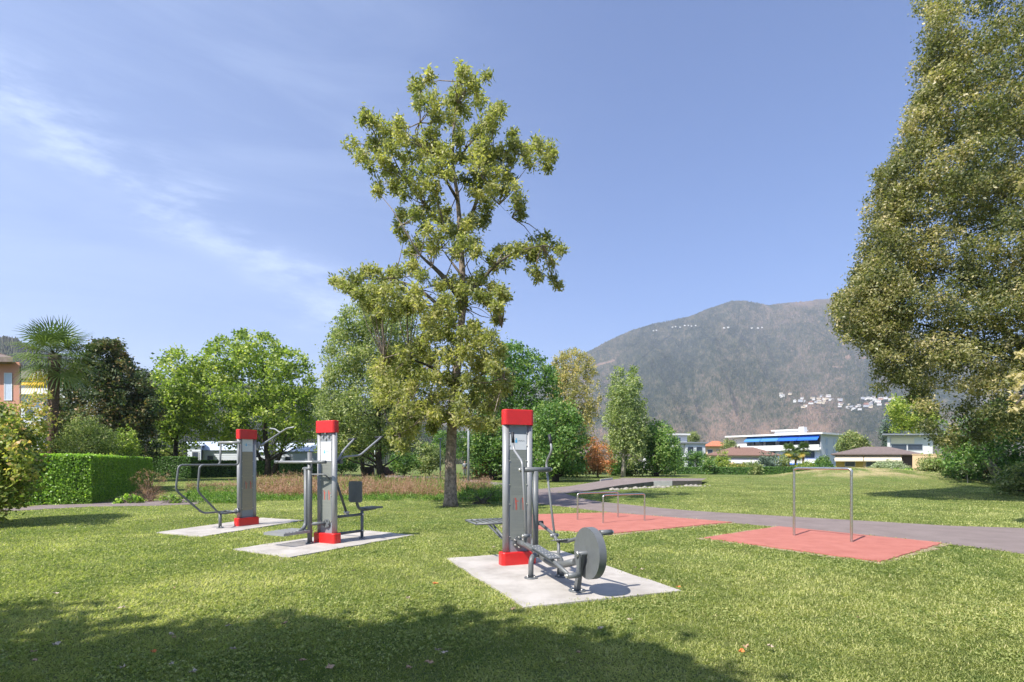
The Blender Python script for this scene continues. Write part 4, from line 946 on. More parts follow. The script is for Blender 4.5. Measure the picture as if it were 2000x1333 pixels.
# ------------------------------------------------------------------ the big oak
LM_oak = tintmat('oak_leaf', [(.032, .042, .017), (.080, .093, .033), (.146, .150, .056), (.225, .210, .088), (.32, .27, .15)], .42, .5, .4, 2.05)
def oak():
    d = 19.4; rg = np.random.default_rng(5); b = G(880, 990); t = thing('oak_tree', (b.x, b.y, 0), 'tall slender oak with sparse top and straight brown trunk in the middle of the lawn', 'tree')
    # main stem and limbs, measured on the tree, each limb leaning towards or away from the viewer
    def L_(px, y0, y1): k = len(px); return [W(u, v, d+y0+(y1-y0)*i/(k-1)) for i, (u, v) in enumerate(px)]
    stem = L_([(880, 990), (880, 975), (880, 900), (884, 800), (890, 740), (897, 680), (904, 600), (903, 530), (898, 440), (893, 380), (884, 320), (886, 250), (900, 160)], 0, .2)
    mb = MB(); mb.tube(stem, [.30, .235, .195, .17, .16, .14, .12, .11, .09, .07, .055, .04, .015], 14); mb.build('trunk', M_bark, t)
    # where foliage is: (u, v, radius px, depth offset m)
    BL = [(905, 140, 16), (900, 175, 20), (885, 200, 20), (925, 165, 17), (935, 195, 18), (950, 148, 9), (838, 150, 15), (815, 170, 16), (820, 200, 19), (845, 200, 18), (850, 230, 17), (880, 235, 22), (895, 270, 20), (905, 215, 18),
          (965, 225, 17), (980, 215, 13), (950, 245, 19), (930, 265, 21), (945, 285, 17), (960, 250, 15), (715, 230, 18), (735, 245, 20), (755, 260, 19), (780, 245, 16), (785, 270, 22), (760, 290, 19), (730, 285, 19), (690, 282, 15), (705, 305, 18), (725, 325, 14), (745, 310, 20),
          (760, 340, 20), (790, 310, 22), (815, 280, 22), (840, 265, 20), (825, 305, 22), (850, 290, 18), (800, 345, 22), (770, 365, 17), (740, 365, 12), (738, 375, 8), (830, 335, 22), (845, 365, 18), (815, 370, 20), (860, 330, 20), (860, 300, 18), (880, 345, 16), (875, 300, 16), (850, 390, 14), (790, 375, 15),
          (900, 310, 16), (930, 300, 18), (935, 325, 20), (955, 310, 20), (975, 300, 20), (1000, 285, 18), (1000, 262, 12), (995, 315, 18), (1025, 300, 18), (1050, 285, 18), (1070, 290, 13), (1080, 305, 9), (1065, 315, 14), (1070, 330, 8), (1035, 320, 12), (970, 340, 20), (945, 350, 20), (930, 375, 16), (960, 370, 18), (990, 350, 16), (1005, 370, 15), (1010, 390, 13), (1015, 410, 11), (1018, 422, 7), (985, 375, 13), (950, 400, 16), (950, 425, 14), (945, 438, 9), (905, 355, 12), (925, 350, 14),
          (785, 425, 16), (775, 450, 14), (790, 465, 12), (810, 420, 18), (835, 415, 22), (860, 425, 22), (830, 450, 22), (860, 460, 22), (885, 455, 20), (905, 475, 20), (925, 480, 17), (915, 440, 16), (925, 430, 14), (845, 485, 18), (815, 480, 16), (890, 490, 16), (930, 495, 12), (800, 495, 15), (805, 520, 16), (820, 540, 16), (875, 415, 14),
          (960, 505, 15), (980, 495, 18), (1005, 490, 18), (1025, 485, 14), (990, 515, 15), (965, 525, 14), (1040, 500, 17), (1045, 470, 14), (1065, 462, 12), (1060, 490, 16), (1085, 485, 14), (1095, 490, 8), (1045, 525, 15), (1050, 545, 10), (1075, 515, 11), (1090, 560, 7), (1080, 545, 6), (940, 540, 17), (920, 555, 17), (960, 560, 13), (975, 570, 10), (985, 580, 8), (970, 600, 9), (972, 625, 7), (950, 585, 10), (935, 575, 10),
          (665, 555, 14), (690, 545, 18), (715, 535, 20), (740, 540, 20), (765, 535, 18), (785, 535, 15), (655, 550, 8), (680, 565, 12), (700, 575, 12), (725, 570, 20), (750, 570, 20), (775, 575, 22), (720, 600, 14), (745, 605, 18), (770, 610, 18), (795, 600, 16), (810, 575, 17), (820, 600, 15), (735, 625, 12),
          (860, 560, 20), (885, 555, 20), (905, 570, 18), (870, 590, 18), (900, 600, 16), (880, 625, 20), (855, 615, 22), (835, 630, 20), (850, 650, 25), (830, 665, 18), (880, 660, 22), (905, 650, 14), (925, 640, 14), (935, 665, 20), (915, 690, 20), (945, 700, 22), (965, 720, 22), (975, 690, 18), (955, 660, 18), (935, 720, 22), (985, 740, 18), (890, 700, 22), (860, 700, 24), (835, 700, 18),
          (760, 700, 24), (790, 690, 22), (815, 685, 18), (740, 725, 22), (770, 735, 26), (800, 725, 22), (745, 755, 22), (775, 775, 24), (800, 760, 20), (745, 780, 16), (825, 735, 20), (850, 740, 22), (880, 745, 22), (910, 745, 22), (940, 755, 22), (970, 765, 20), (990, 755, 14), (865, 775, 24), (895, 785, 22), (925, 785, 22), (955, 795, 20), (840, 780, 22), (850, 810, 22), (820, 800, 20), (790, 800, 20), (780, 825, 20), (800, 845, 18), (770, 850, 16), (785, 870, 12), (810, 825, 18), (875, 815, 20), (905, 820, 20), (930, 830, 16), (845, 835, 12), (960, 830, 13)]
    B = []; cr = []
    for (u, v, r) in BL:
        for k in range(3 if v > 560 else (2 if r > 15 else 1)):
            w = np.array([(u-1000)/FPX, 1, (HZ-v)/FPX]); rad = {True: 2.3, False: 1.4}[v > 560]
            dy = rg.uniform(-rad, rad) if v > 560 else rg.normal()*1.0*(1-abs(u-885)/300)
            p = w*(d+dy); p[2] += EYE; B.append(p); cr.append(r/FPX*d*.92)
    B = np.array(B); cr = np.array(cr)*rg.uniform(.75, 1.2, len(cr))
    limbs = [([(903, 590), (870, 545), (845, 520), (820, 500), (785, 440)], .14, -1.0), ([(903, 540), (880, 510), (862, 485)], .07, .8), ([(897, 480), (925, 410), (945, 350), (960, 310)], .11, .8), ([(960, 310), (1000, 295), (1050, 290)], .045, .9),
             ([(893, 390), (870, 350), (840, 300), (820, 240), (818, 180)], .075, -.5), ([(870, 450), (830, 400), (790, 350), (740, 290), (700, 280)], .085, .7), ([(903, 580), (930, 560), (970, 515), (1010, 490), (1060, 480)], .10, -.8),
             ([(888, 640), (860, 600), (820, 565), (770, 545), (700, 545)], .11, .9), ([(890, 320), (910, 290), (945, 255), (975, 222)], .04, .4), ([(895, 200), (925, 170), (950, 150)], .018, .1), ([(905, 600), (935, 600), (965, 625), (980, 640)], .02, -.5),
             ([(886, 760), (850, 720), (800, 700), (750, 700)], .09, -1.3), ([(886, 780), (920, 745), (960, 720), (985, 740)], .08, -1.3), ([(884, 820), (840, 800), (800, 800), (780, 850)], .07, -1.5), ([(884, 800), (910, 790), (950, 800)], .06, 1.4), ([(950, 360), (975, 400), (1000, 425)], .012, .3)]
    for px, r, dy in limbs:
        P = L_(px, 0 if px[0][0] > 870 else dy*.4, dy); k = len(P); mb = MB(); mb.tube(fillet(P, .35, 3), [r*.78*(1-.8*i/(len(fillet(P, .35, 3))-1)) for i in range(len(fillet(P, .35, 3)))], 9); mb.build('limb', M_bark2, t)
    tw = MB(); LP = np.array([tuple(W(u, v, d+dy*i/max(1, len(px)-1))) for px, r, dy in limbs for i, (u, v) in enumerate(px)]+[tuple(p) for p in stem[3:]])
    for p in B:
        j = np.argmin(np.linalg.norm(LP-p+np.array([0, 0, .3]), axis=1)); q = Vector(LP[j]); p = Vector(p)
        if (p-q).length < 3.2: m = q.lerp(p, .5)+Vector(rg.normal(size=3)*.08); tw.tube([q, m, p], [.024, .016, .007], 5, cap=False)
    tw.build('twig', M_bark, t)['kind'] = 'stuff'
    per = 14; n = len(B)*per; dr = unit(rg.normal(size=(n, 3))+np.array([0, 0, .15])); rr = np.repeat(cr, per)[:, None]*rg.uniform(.3, 1.08, (n, 1))
    cc = np.repeat(B, per, 0)+dr*rr; tc = np.repeat(rg.uniform(.36, .66, len(B)), per)+rg.normal(0, .07, n)
    V, T = leaves(cc, 13, .085, .15, .062, .75, .55, rg, tc, .13, 1.0)
    npmesh('crown', V, 4, T, LM_oak, t)
oak()

# ------------------------------------------------------------------ the great tree at the right edge
LM_big = tintmat('beech_leaf', [(.014, .022, .009), (.046, .058, .022), (.112, .114, .046), (.205, .180, .085), (.32, .26, .15)], .36, .45, .5, 2.0)
def big_tree():
    d = 22.; rg = np.random.default_rng(9); base = Vector((24.5, 23.5, 0))
    t = thing('large_tree', base, 'huge leafy tree with hanging branches filling the right edge', 'tree')
    outline = [(1815, -60), (1812, 10), (1830, 60), (1812, 95), (1845, 125), (1820, 160), (1800, 175), (1780, 205), (1760, 250), (1745, 300), (1712, 350), (1725, 400), (1705, 450), (1720, 490), (1690, 510), (1670, 545), (1640, 575), (1632, 600), (1640, 640), (1665, 660), (1690, 665), (1710, 700), (1725, 745), (1760, 765), (1790, 790), (1800, 830), (1830, 850), (1860, 870), (1885, 880), (1905, 862), (1930, 868), (1960, 885), (2010, 892), (2350, 900), (2450, 500), (2300, 0), (2200, -300), (1900, -300)]
    sh = lambda P, k: [(u+k, v) for u, v in P]
    B = boughs(sh(outline, 62), d, 310, .95, 4.3, rg)
    B2 = boughs(sh([(1812, 0), (1800, 175), (1745, 300), (1712, 350), (1705, 450), (1670, 545), (1640, 590), (1645, 640), (1700, 670), (1725, 745), (1790, 790), (1830, 850), (1890, 870), (2010, 880), (2020, 0)], 52), d-.6, 240, .8, 3.2, rg)
    B3 = boughs([(1812, 0), (1800, 175), (1745, 300), (1708, 380), (1705, 450), (1670, 545), (1637, 595), (1645, 640), (1690, 665), (1712, 700), (1725, 745), (1760, 765), (1790, 800), (1800, 790), (1770, 700), (1760, 500), (1790, 350), (1860, 200), (1870, 0)], d, 260, .36, 1.5, rg)
    lobes = [(1832, 10, 26), (1826, 45, 22), (1828, 80, 16), (1850, 120, 22), (1835, 155, 16), (1822, 185, 18), (1800, 190, 12), (1800, 225, 24), (1778, 250, 18), (1790, 285, 24), (1765, 300, 20), (1752, 330, 20), (1728, 345, 14), (1745, 375, 20), (1735, 400, 16), (1755, 430, 22), (1728, 445, 18), (1745, 480, 22), (1722, 490, 14), (1715, 520, 20), (1700, 540, 20), (1678, 550, 16), (1660, 570, 18), (1645, 585, 14), (1640, 605, 14), (1655, 620, 20), (1668, 640, 18), (1690, 600, 26), (1715, 570, 24), (1690, 640, 18), (1715, 650, 20), (1705, 675, 14), (1722, 700, 16), (1735, 690, 20), (1735, 725, 15), (1750, 745, 16), (1775, 740, 22), (1790, 775, 18), (1810, 800, 20), (1812, 835, 16), (1840, 850, 18), (1865, 865, 16), (1900, 860, 18), (1640, 645, 7), (1672, 668, 8), (1655, 660, 6), (1628, 600, 6), (1716, 760, 8)]
    B4 = []; r4 = []
    for (u, v, r) in lobes:
        for k in range(4): q = np.array(W(u+rg.normal()*r*.35, v+rg.normal()*r*.35, d+rg.uniform(-1.1, 1.1))); B4.append(q); r4.append(r/FPX*d*rg.uniform(.6, 1.0))
    B4 = np.array(B4); r4 = np.array(r4)
    # hanging sprays at the lower left and the bough that reaches out nearest
    mb = MB(); top = Vector((24.0, 23.2, 26)); mb.tube([base, base.lerp(top, .3)+Vector((-.3, 0, 0)), base.lerp(top, .6), top], [.75, .55, .38, .1], 14)
    idx = rg.permutation(len(B))[:70]
    for i in idx:
        b = Vector(B[i]); h = math.hypot(b.x-base.x, b.y-base.y); s = min(.93, max(.1, (b.z-h*.5)/26)); p = base.lerp(top, s); m = p.lerp(b, .55)+Vector((0, 0, .12*h)); rr = .04+.16*(1-s)
        mb.tube([p, p.lerp(m, .5)+Vector((0, 0, .05*h)), m, b], [rr, rr*.7, rr*.45, .02], 7, cap=False)
    mb.build('trunk', M_bark2, t)
    cc = np.concatenate([clusters(B, 1.0, 34, rg, .42), clusters(B2, .85, 32, rg, .42), clusters(B3, .42, 11, rg), clusters(B4, r4, 22, rg, .7)])
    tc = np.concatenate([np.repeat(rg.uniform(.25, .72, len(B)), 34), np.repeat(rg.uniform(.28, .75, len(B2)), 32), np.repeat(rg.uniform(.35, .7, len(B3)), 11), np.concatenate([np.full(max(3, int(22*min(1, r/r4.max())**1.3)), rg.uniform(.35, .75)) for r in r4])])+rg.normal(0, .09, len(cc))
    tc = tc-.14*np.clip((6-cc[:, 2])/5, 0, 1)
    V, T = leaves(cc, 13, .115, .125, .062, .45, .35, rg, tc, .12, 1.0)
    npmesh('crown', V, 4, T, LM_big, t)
    # nearest low bough with yellowish leaves
    pts = [W(2120, 640, 13.), W(2060, 700, 12.8), (W(2010, 760, 12.6)), W(1985, 790, 12.5)]
    mb = MB(); mb.tube(fillet(pts, .3), [.02]*len(fillet(pts, .3)), 6); b = mb.build('bough', M_bark2, t)
    P = []
    for (u, v, r) in ((1985, 735, 9), (1995, 745, 9), (1985, 758, 6), (2005, 735, 14), (1998, 785, 9), (1985, 795, 7), (2012, 780, 14), (1980, 775, 4), (1993, 690, 7), (2010, 700, 12)):
        for k in range(7): P.append(tuple(W(u+rg.normal()*r*.6, v+rg.normal()*r*.5, 12.7+rg.normal()*.15)))
    V, T = leaves(np.array(P), 7, .05, .13, .055, .6, .5, rg, rg.uniform(.75, 1., len(P)), .1); npmesh('foliage', V, 4, T, LM_big, b)
big_tree()

# shade tree behind the camera (its shadow lies over the foreground)
LM_gen = tintmat('green_leaf', [(.022, .048, .010), (.050, .100, .018), (.095, .165, .028), (.160, .225, .045), (.24, .26, .07)], .38, .5, .4)
rg = np.random.default_rng(21)
def ball(c, r, n, rg, sq=.7): q = unit(rg.normal(size=(n, 3)))*rg.uniform(.2, 1, (n, 1))**.4*r; q[:, 2] *= sq; return q+np.array(c)
Bs = np.concatenate([ball((-4.7, -1.0, 7.0), 1.6, 34, rg, .45), ball((-6.5, -3.0, 7.2), 3.5, 90, rg, .45), ball((-9.7, -1.5, 7.0), 2.2, 34, rg, .55), ball((-4.7, -4.3, 7.2), 2.8, 50, rg, .45)])
tree('shade_tree', 'broad tree standing behind the viewer on the left', 'tree', (-6.6, -3.6, 0), Bs, 1.0, 34, 10, .2, .27, .17, LM_gen, M_bark2, .3, seed=4, nbr=24)

# ------------------------------------------------------------------ trees of the middle distance
LM_plane = tintmat('bright_plane_leaf', [(.028, .050, .013), (.068, .100, .022), (.125, .160, .036), (.195, .225, .055), (.27, .26, .09)], .44, .5, .4, 2.1)
LM_greyg = tintmat('grey_green_leaf', [(.030, .045, .018), (.062, .085, .030), (.110, .135, .050), (.175, .190, .085), (.25, .23, .11)], .35, .55, .3, 2.15)
LM_dark = tintmat('dark_green_leaf', [(.012, .030, .010), (.028, .062, .016), (.055, .105, .024), (.095, .150, .038), (.15, .18, .06)], .35, .5, .4, 2.1)
LM_darkb = tintmat('dark_brown_green_leaf', [(.012, .024, .010), (.026, .046, .016), (.052, .068, .026), (.11, .095, .040), (.20, .12, .065)], .25, .55, .3)
LM_yel = tintmat('yellowing_poplar_leaf', [(.080, .088, .036), (.150, .148, .062), (.225, .205, .088), (.30, .245, .105), (.38, .28, .12)], .35, .55, .3)
LM_pop = tintmat('silver_green_leaf', [(.040, .060, .026), (.085, .115, .045), (.145, .175, .070), (.22, .235, .11), (.33, .33, .2)], .38, .45, .5, 2.1)
LM_red = tintmat('russet_leaf', [(.060, .050, .020), (.15, .085, .035), (.26, .115, .050), (.36, .16, .08), (.42, .24, .10)], .35, .55, .3)
LM_auto = tintmat('autumn_mix_leaf', [(.040, .065, .016), (.092, .125, .028), (.17, .19, .048), (.27, .235, .075), (.36, .22, .12)], .4, .5, .4)
LM_dry = tintmat('dry_stems', [(.10, .09, .045), (.19, .125, .080), (.30, .170, .120), (.37, .22, .165), (.44, .32, .23)], .3, .7, .2, 1.25)
LM_hedge = tintmat('hedge_leaf', [(.018, .040, .008), (.050, .098, .014), (.105, .170, .024), (.185, .250, .040), (.28, .33, .08)], .4, .4, .5, 2.4)
LM_hedge2 = tintmat('dark_hedge_leaf', [(.012, .032, .009), (.026, .065, .014), (.050, .105, .022), (.085, .150, .035), (.13, .19, .05)], .3, .45, .4)
LM_con = tintmat('blue_conifer_needle', [(.015, .032, .022), (.032, .056, .040), (.060, .090, .066), (.10, .135, .10), (.15, .18, .14)], .1, .6, .3)
LM_olive = tintmat('olive_leaf', [(.07, .095, .055), (.12, .15, .085), (.18, .21, .125), (.26, .29, .18), (.34, .36, .24)], .25, .6, .3)
LM_palm = tintmat('palm_leaf', [(.020, .038, .012), (.052, .078, .024), (.11, .140, .050), (.26, .26, .10), (.52, .33, .05)], .3, .4, .5)

def pt(name, label, cat, poly, d, v_base, u_base, lm, bark, nb=70, rb=.9, per=14, nper=7, sig=.2, L=.3, Wd=.16, thick=3, r0=.25, seed=1, group=None, **k):
    rg = np.random.default_rng(seed); B = boughs(poly, d, nb, rb*1.1, thick, rg); S = sprays(poly, d, max(6, nb//2), thick, rg); rb = np.concatenate([rb*rg.uniform(.75, 1.2, len(B)), rb*rg.uniform(.28, .5, len(S))]); B = np.concatenate([B, S]); b = Vector(((u_base-1000)/FPX*d, d, 0))
    return tree(name, label, cat, b, B, rb, per, nper, sig, L, Wd, lm, bark, r0, group=group, seed=seed, **k)
# left: dark hornbeam
pt('hornbeam_tree', 'dark dense conical tree behind the clipped hedge at left', 'tree', [(105, 905), (104, 830), (125, 775), (150, 735), (172, 700), (188, 676), (208, 668), (226, 676), (245, 705), (262, 725), (282, 755), (298, 795), (300, 850), (292, 910)], 44, 925, 205, LM_darkb, M_barkd,
   nb=230, rb=.75, per=24, nper=9, sig=.17, L=.25, Wd=.13, thick=3.6, seed=31, tb=-.02)
# plane trees
pt('plane_tree', 'bright green leafy tree with a split dark trunk, right one of the pair', 'tree', [(392, 880), (385, 800), (392, 730), (405, 690), (428, 665), (455, 668), (470, 652), (500, 660), (520, 655), (545, 685), (580, 690), (600, 715), (612, 760), (628, 800), (618, 850), (600, 872), (540, 885), (470, 880)],
   58, 925, 524, LM_plane, M_barkd, nb=190, rb=1.05, per=17, nper=8, sig=.27, L=.34, Wd=.22, thick=5.5, r0=.34, seed=33, extra_trunks=((.3, 0, 1.6, 0, 4.5, .28), (-.2, .1, -1.9, .3, 4.2, .22)), star=.3)
pt('plane_tree', 'bright green leafy tree above the narrow white shed, left one of the pair', 'tree', [(288, 868), (292, 800), (305, 745), (318, 712), (340, 688), (362, 700), (385, 712), (400, 750), (405, 800), (400, 850), (375, 872), (330, 880)],
   55, 925, 345, LM_plane, M_barkd, nb=95, rb=1.0, per=17, nper=8, sig=.26, L=.33, Wd=.21, thick=3.6, r0=.26, seed=34, star=.3)
# grey-green tree behind the oak
pt('locust_tree', 'tall grey green airy tree just left of the oak', 'tree', [(622, 900), (618, 830), (628, 780), (645, 740), (640, 700), (655, 660), (668, 618), (700, 602), (735, 590), (790, 590), (815, 640), (830, 720), (835, 800), (820, 870), (770, 885), (700, 900)],
   46, 935, 745, LM_greyg, M_barkd, nb=300, rb=.85, per=22, nper=9, sig=.24, L=.24, Wd=.12, thick=4.5, r0=.30, seed=35, lean=(-.8, 0), extra_trunks=((-1.6, .5, -.6, 0, 4, .2),))
# dark trees behind right of the oak
pt('maple_tree', 'dark green round tree rising right behind the oak', 'tree', [(905, 905), (915, 800), (935, 740), (955, 705), (985, 678), (1010, 676), (1040, 690), (1060, 712), (1082, 735), (1090, 790), (1085, 850), (1080, 900), (1000, 915)],
   50, 925, 1000, LM_dark, M_barkd, nb=190, rb=.9, per=19, nper=8, sig=.22, L=.26, Wd=.15, thick=4.5, seed=36)
pt('bushy_tree', 'dark green bushy tree between the yellow poplar and the nearest station', 'tree', [(1035, 932), (1040, 850), (1055, 800), (1085, 788), (1112, 795), (1130, 820), (1142, 860), (1148, 900), (1140, 932)],
   44, 928, 1085, LM_dark, M_barkd, nb=110, rb=.7, per=18, nper=8, sig=.2, L=.24, Wd=.14, thick=3, seed=37, tb=.05)
pt('bushy_tree', 'low dark green tree left of the lamp post behind the oak trunk', 'tree', [(900, 930), (905, 850), (930, 830), (960, 850), (1010, 850), (1035, 870), (1040, 932), (960, 935)],
   48, 928, 960, LM_dark, M_barkd, nb=90, rb=.8, per=18, nper=8, sig=.22, L=.25, Wd=.14, thick=2.5, seed=52, tb=.02)
# poplars
def poplar(label, poly, d, ub, vb, lm, bark, seed, nb, r0=.22, group='poplars'):
    pt('poplar_tree', label, 'tree', poly, d, vb, ub, lm, bark, nb=nb, rb=.62, per=18, nper=8, sig=.16, L=.23, Wd=.13, thick=2.2, seed=seed, squash=1.9, r0=r0, group=group)
poplar('tall yellowing poplar beside the dark trees', [(1078, 880), (1072, 800), (1076, 740), (1085, 705), (1100, 695), (1112, 686), (1128, 692), (1148, 700), (1162, 725), (1170, 770), (1168, 820), (1158, 860), (1130, 890)], 68, 1120, 925, LM_yel, M_barkp, 38, 150)
poplar('silvery green poplar with pale trunk standing alone in front of the mountain', [(1192, 890), (1182, 860), (1183, 820), (1192, 780), (1195, 745), (1203, 718), (1218, 730), (1232, 745), (1238, 716), (1246, 740), (1250, 775), (1262, 810), (1266, 850), (1258, 890), (1235, 908), (1208, 905)], 58, 1217, 932, LM_pop, M_barkp, 39, 170)
pt('round_tree', 'dark green rounded tree right of the silvery poplar', 'tree', [(1238, 932), (1245, 870), (1258, 840), (1280, 828), (1300, 832), (1315, 852), (1322, 885), (1318, 930)], 60, 928, 1282, LM_dark, M_barkd, nb=95, rb=.85, per=18, nper=8, sig=.22, L=.26, Wd=.15, thick=3, seed=40, tb=.06)
pt('russet_shrub', 'reddish brown shrub left of the pale poplar trunk', 'shrub', [(1140, 930), (1138, 885), (1150, 862), (1172, 860), (1190, 880), (1198, 910), (1190, 928)], 56, 928, 1168, LM_red, M_barkd, nb=45, rb=.5, per=14, nper=8, sig=.15, L=.20, Wd=.11, thick=1.4, r0=.08, seed=41)
# right side
pt('round_tree', 'yellow green rounded tree right of the blue awning block', 'tree', [(1640, 888), (1640, 866), (1650, 852), (1665, 847), (1682, 853), (1692, 868), (1692, 888)], 92, 915, 1665, LM_greyg, M_barkd, nb=110, rb=.6, per=15, nper=7, sig=.25, L=.32, Wd=.2, thick=2.2, seed=42, tb=.1)
pt('conifer_tree', 'bluish dark conifer left of the white villa', 'tree', [(1718, 890), (1722, 850), (1730, 815), (1742, 790), (1755, 800), (1762, 840), (1768, 890)], 98, 915, 1742, LM_con, M_barkd, nb=70, rb=.9, per=15, nper=7, sig=.25, L=.32, Wd=.14, thick=2, seed=43)
pt('maple_tree', 'yellow green tree peeping out left of the huge tree above the villa', 'tree', [(1748, 840), (1752, 815), (1742, 797), (1755, 780), (1778, 775), (1800, 790), (1825, 830), (1800, 845), (1775, 845)], 62, 915, 1860, LM_plane, M_barkd, nb=60, rb=.55, per=14, nper=7, sig=.28, L=.3, Wd=.18, thick=2.4, seed=44, tb=.1, nbr=5)
pt('leaning_tree', 'tree with a pale leaning trunk at the foot of the huge tree', 'tree', [(1850, 905), (1860, 850), (1900, 800), (1990, 780), (2060, 800), (2060, 900), (1990, 880), (1960, 880), (1920, 890), (1890, 920)], 37, 950, 1957, LM_dark, M_barkp, nb=90, rb=.8, per=16, nper=8, sig=.22, L=.22, Wd=.13, thick=3, r0=.34, seed=45, lean=(-2.6, 0), trunk_top=5.0)
for i, (poly, d, ub, lab, lm) in enumerate([
    ([(1850, 942), (1852, 905), (1868, 878), (1900, 868), (1915, 890), (1912, 942)], 40, 1880, 'dark bush under the huge tree, left of the small pale sapling', LM_dark),
    ([(1905, 942), (1902, 900), (1918, 880), (1945, 880), (1950, 945)], 41, 1930, 'dark bush between the sapling and the pale leaning trunk', LM_darkb),
    ([(1955, 950), (1952, 905), (1975, 885), (2020, 880), (2030, 955)], 36, 1985, 'green bush right behind the pale leaning trunk', LM_hedge2),
    ([(1800, 935), (1800, 905), (1820, 890), (1845, 900), (1850, 935)], 50, 1825, 'grey green bush against the peach wall', LM_greyg),
    ([(1975, 972), (1972, 935), (1990, 915), (2030, 910), (2040, 975)], 26, 2005, 'low bush at the right edge in front of the leaning trunk', LM_greyg)]):
    pt('bush', lab, 'bush', poly, d, 940, ub, lm, M_barkd, nb=40, rb=.5, per=16, nper=8, sig=.15, L=.17, Wd=.09, thick=1.4, r0=.07, seed=60+i)
pt('sapling', 'thin young tree with pale leaves on the shaded lawn at right', 'tree', [(1873, 922), (1876, 905), (1890, 897), (1903, 908), (1905, 922), (1890, 928)], 37.5, 947, 1890, LM_olive, M_barkp, nb=14, rb=.3, per=9, nper=6, sig=.1, L=.16, Wd=.07, thick=.5, r0=.035, seed=70, nbr=10)
pt('olive_bush', 'silvery olive bush behind the mound', 'bush', [(1702, 925), (1705, 908), (1725, 902), (1750, 903), (1768, 912), (1768, 925)], 57, 930, 1735, LM_olive, M_bark2, nb=60, rb=.4, per=16, nper=8, sig=.12, L=.16, Wd=.08, thick=1.5, r0=.07, seed=71)
pt('clipped_bush', 'low bright green bush right of the olive bush', 'bush', [(1742, 936), (1745, 922), (1765, 917), (1782, 920), (1784, 936)], 54, 938, 1763, LM_hedge, M_barkd, nb=36, rb=.35, per=16, nper=8, sig=.12, L=.16, Wd=.1, thick=1.0, r0=.05, seed=72)
# garden shrubs in front of the right-hand houses
row = [([(1300, 928), (1302, 895), (1318, 880), (1335, 885), (1340, 928)], 72, 'dark shrub below the stepped white flats', LM_dark), ([(1336, 928), (1340, 890), (1355, 878), (1372, 885), (1378, 900), (1375, 928)], 74, 'wide green shrub in front of the bungalow, left end', LM_hedge2),
       ([(1374, 932), (1374, 900), (1380, 880), (1390, 898), (1392, 932)], 70, 'narrow upright green shrub before the bungalow', LM_dark), ([(1402, 922), (1400, 900), (1403, 885), (1412, 890), (1420, 882), (1422, 905), (1418, 922)], 72, 'yellow green banana-like plant before the bungalow', LM_plane),
       ([(1422, 930), (1425, 912), (1440, 905), (1455, 910), (1458, 930)], 70, 'low brownish shrub right of the yellow green plant', LM_auto), ([(1455, 932), (1458, 908), (1470, 900), (1485, 905), (1490, 932)], 69, 'olive coloured shrub in the middle of the garden row', LM_greyg),
       ([(1478, 928), (1482, 898), (1495, 888), (1512, 890), (1520, 905), (1518, 928)], 74, 'large blue green shrub left of the two palms', LM_con), ([(1515, 926), (1516, 900), (1525, 888), (1535, 895), (1538, 926)], 76, 'grey green shrub at the foot of the left palm', LM_greyg),
       ([(1560, 926), (1562, 908), (1575, 902), (1585, 908), (1588, 926)], 74, 'yellowish shrub at the foot of the right palm', LM_plane), ([(1594, 920), (1596, 900), (1605, 892), (1615, 898), (1616, 920)], 76, 'small round dark shrub beside the yellow bungalow', LM_dark),
       ([(1600, 928), (1602, 910), (1615, 905), (1628, 910), (1630, 928)], 72, 'low green shrub at the left corner of the yellow bungalow', LM_hedge2), ([(1405, 885), (1408, 868), (1420, 858), (1434, 862), (1440, 885)], 100, 'brownish green tree between orange roof and blue awnings', LM_greyg),
       ([(1335, 868), (1337, 848), (1352, 842), (1366, 855), (1368, 868)], 112, 'round tree top above the wing of the white flats', LM_greyg)]
for i, (poly, d, lab, lm) in enumerate(row):
    ub = sum(p[0] for p in poly)/len(poly); pt('garden_shrub', lab, 'shrub', poly, d, 928, ub, lm, M_barkd, nb=26, rb=.55, per=14, nper=7, sig=.18, L=.24, Wd=.13, thick=1.3, r0=.06, seed=80+i, nbr=8, group='garden shrubs before the right-hand houses')
# undergrowth behind the middle trees
row = [([(640, 925), (645, 895), (665, 885), (690, 895), (695, 925)], 60, 'dark bush behind the middle station', LM_dark), ([(760, 928), (765, 895), (785, 885), (815, 888), (822, 928)], 58, 'green bush right of the planters', LM_dark), ([(815, 926), (818, 880), (835, 872), (858, 878), (866, 926)], 62, 'grey green bush left of the oak trunk', LM_greyg),
       ([(925, 935), (928, 912), (945, 902), (962, 908), (965, 935)], 56, 'russet bush right of the standing person', LM_red), ([(960, 932), (962, 890), (985, 880), (1010, 890), (1040, 888), (1045, 932)], 58, 'dark bush behind the nearest station', LM_hedge2), ([(1040, 932), (1045, 900), (1070, 892), (1100, 898), (1110, 932)], 60, 'green bush under the yellow poplar', LM_dark),
       ([(1105, 930), (1110, 898), (1125, 890), (1145, 900), (1148, 930)], 58, 'yellow green bush left of the russet shrub', LM_plane), ([(1190, 932), (1195, 905), (1210, 898), (1235, 905), (1245, 932)], 62, 'low dark bush behind the pale poplar trunk', LM_hedge2), ([(690, 905), (695, 860), (720, 840), (760, 850), (780, 900)], 70, 'dark thicket behind the leaning trunk', LM_dark), ([(820, 900), (830, 850), (870, 840), (910, 850), (930, 905)], 72, 'dark thicket behind the oak trunk', LM_dark)]
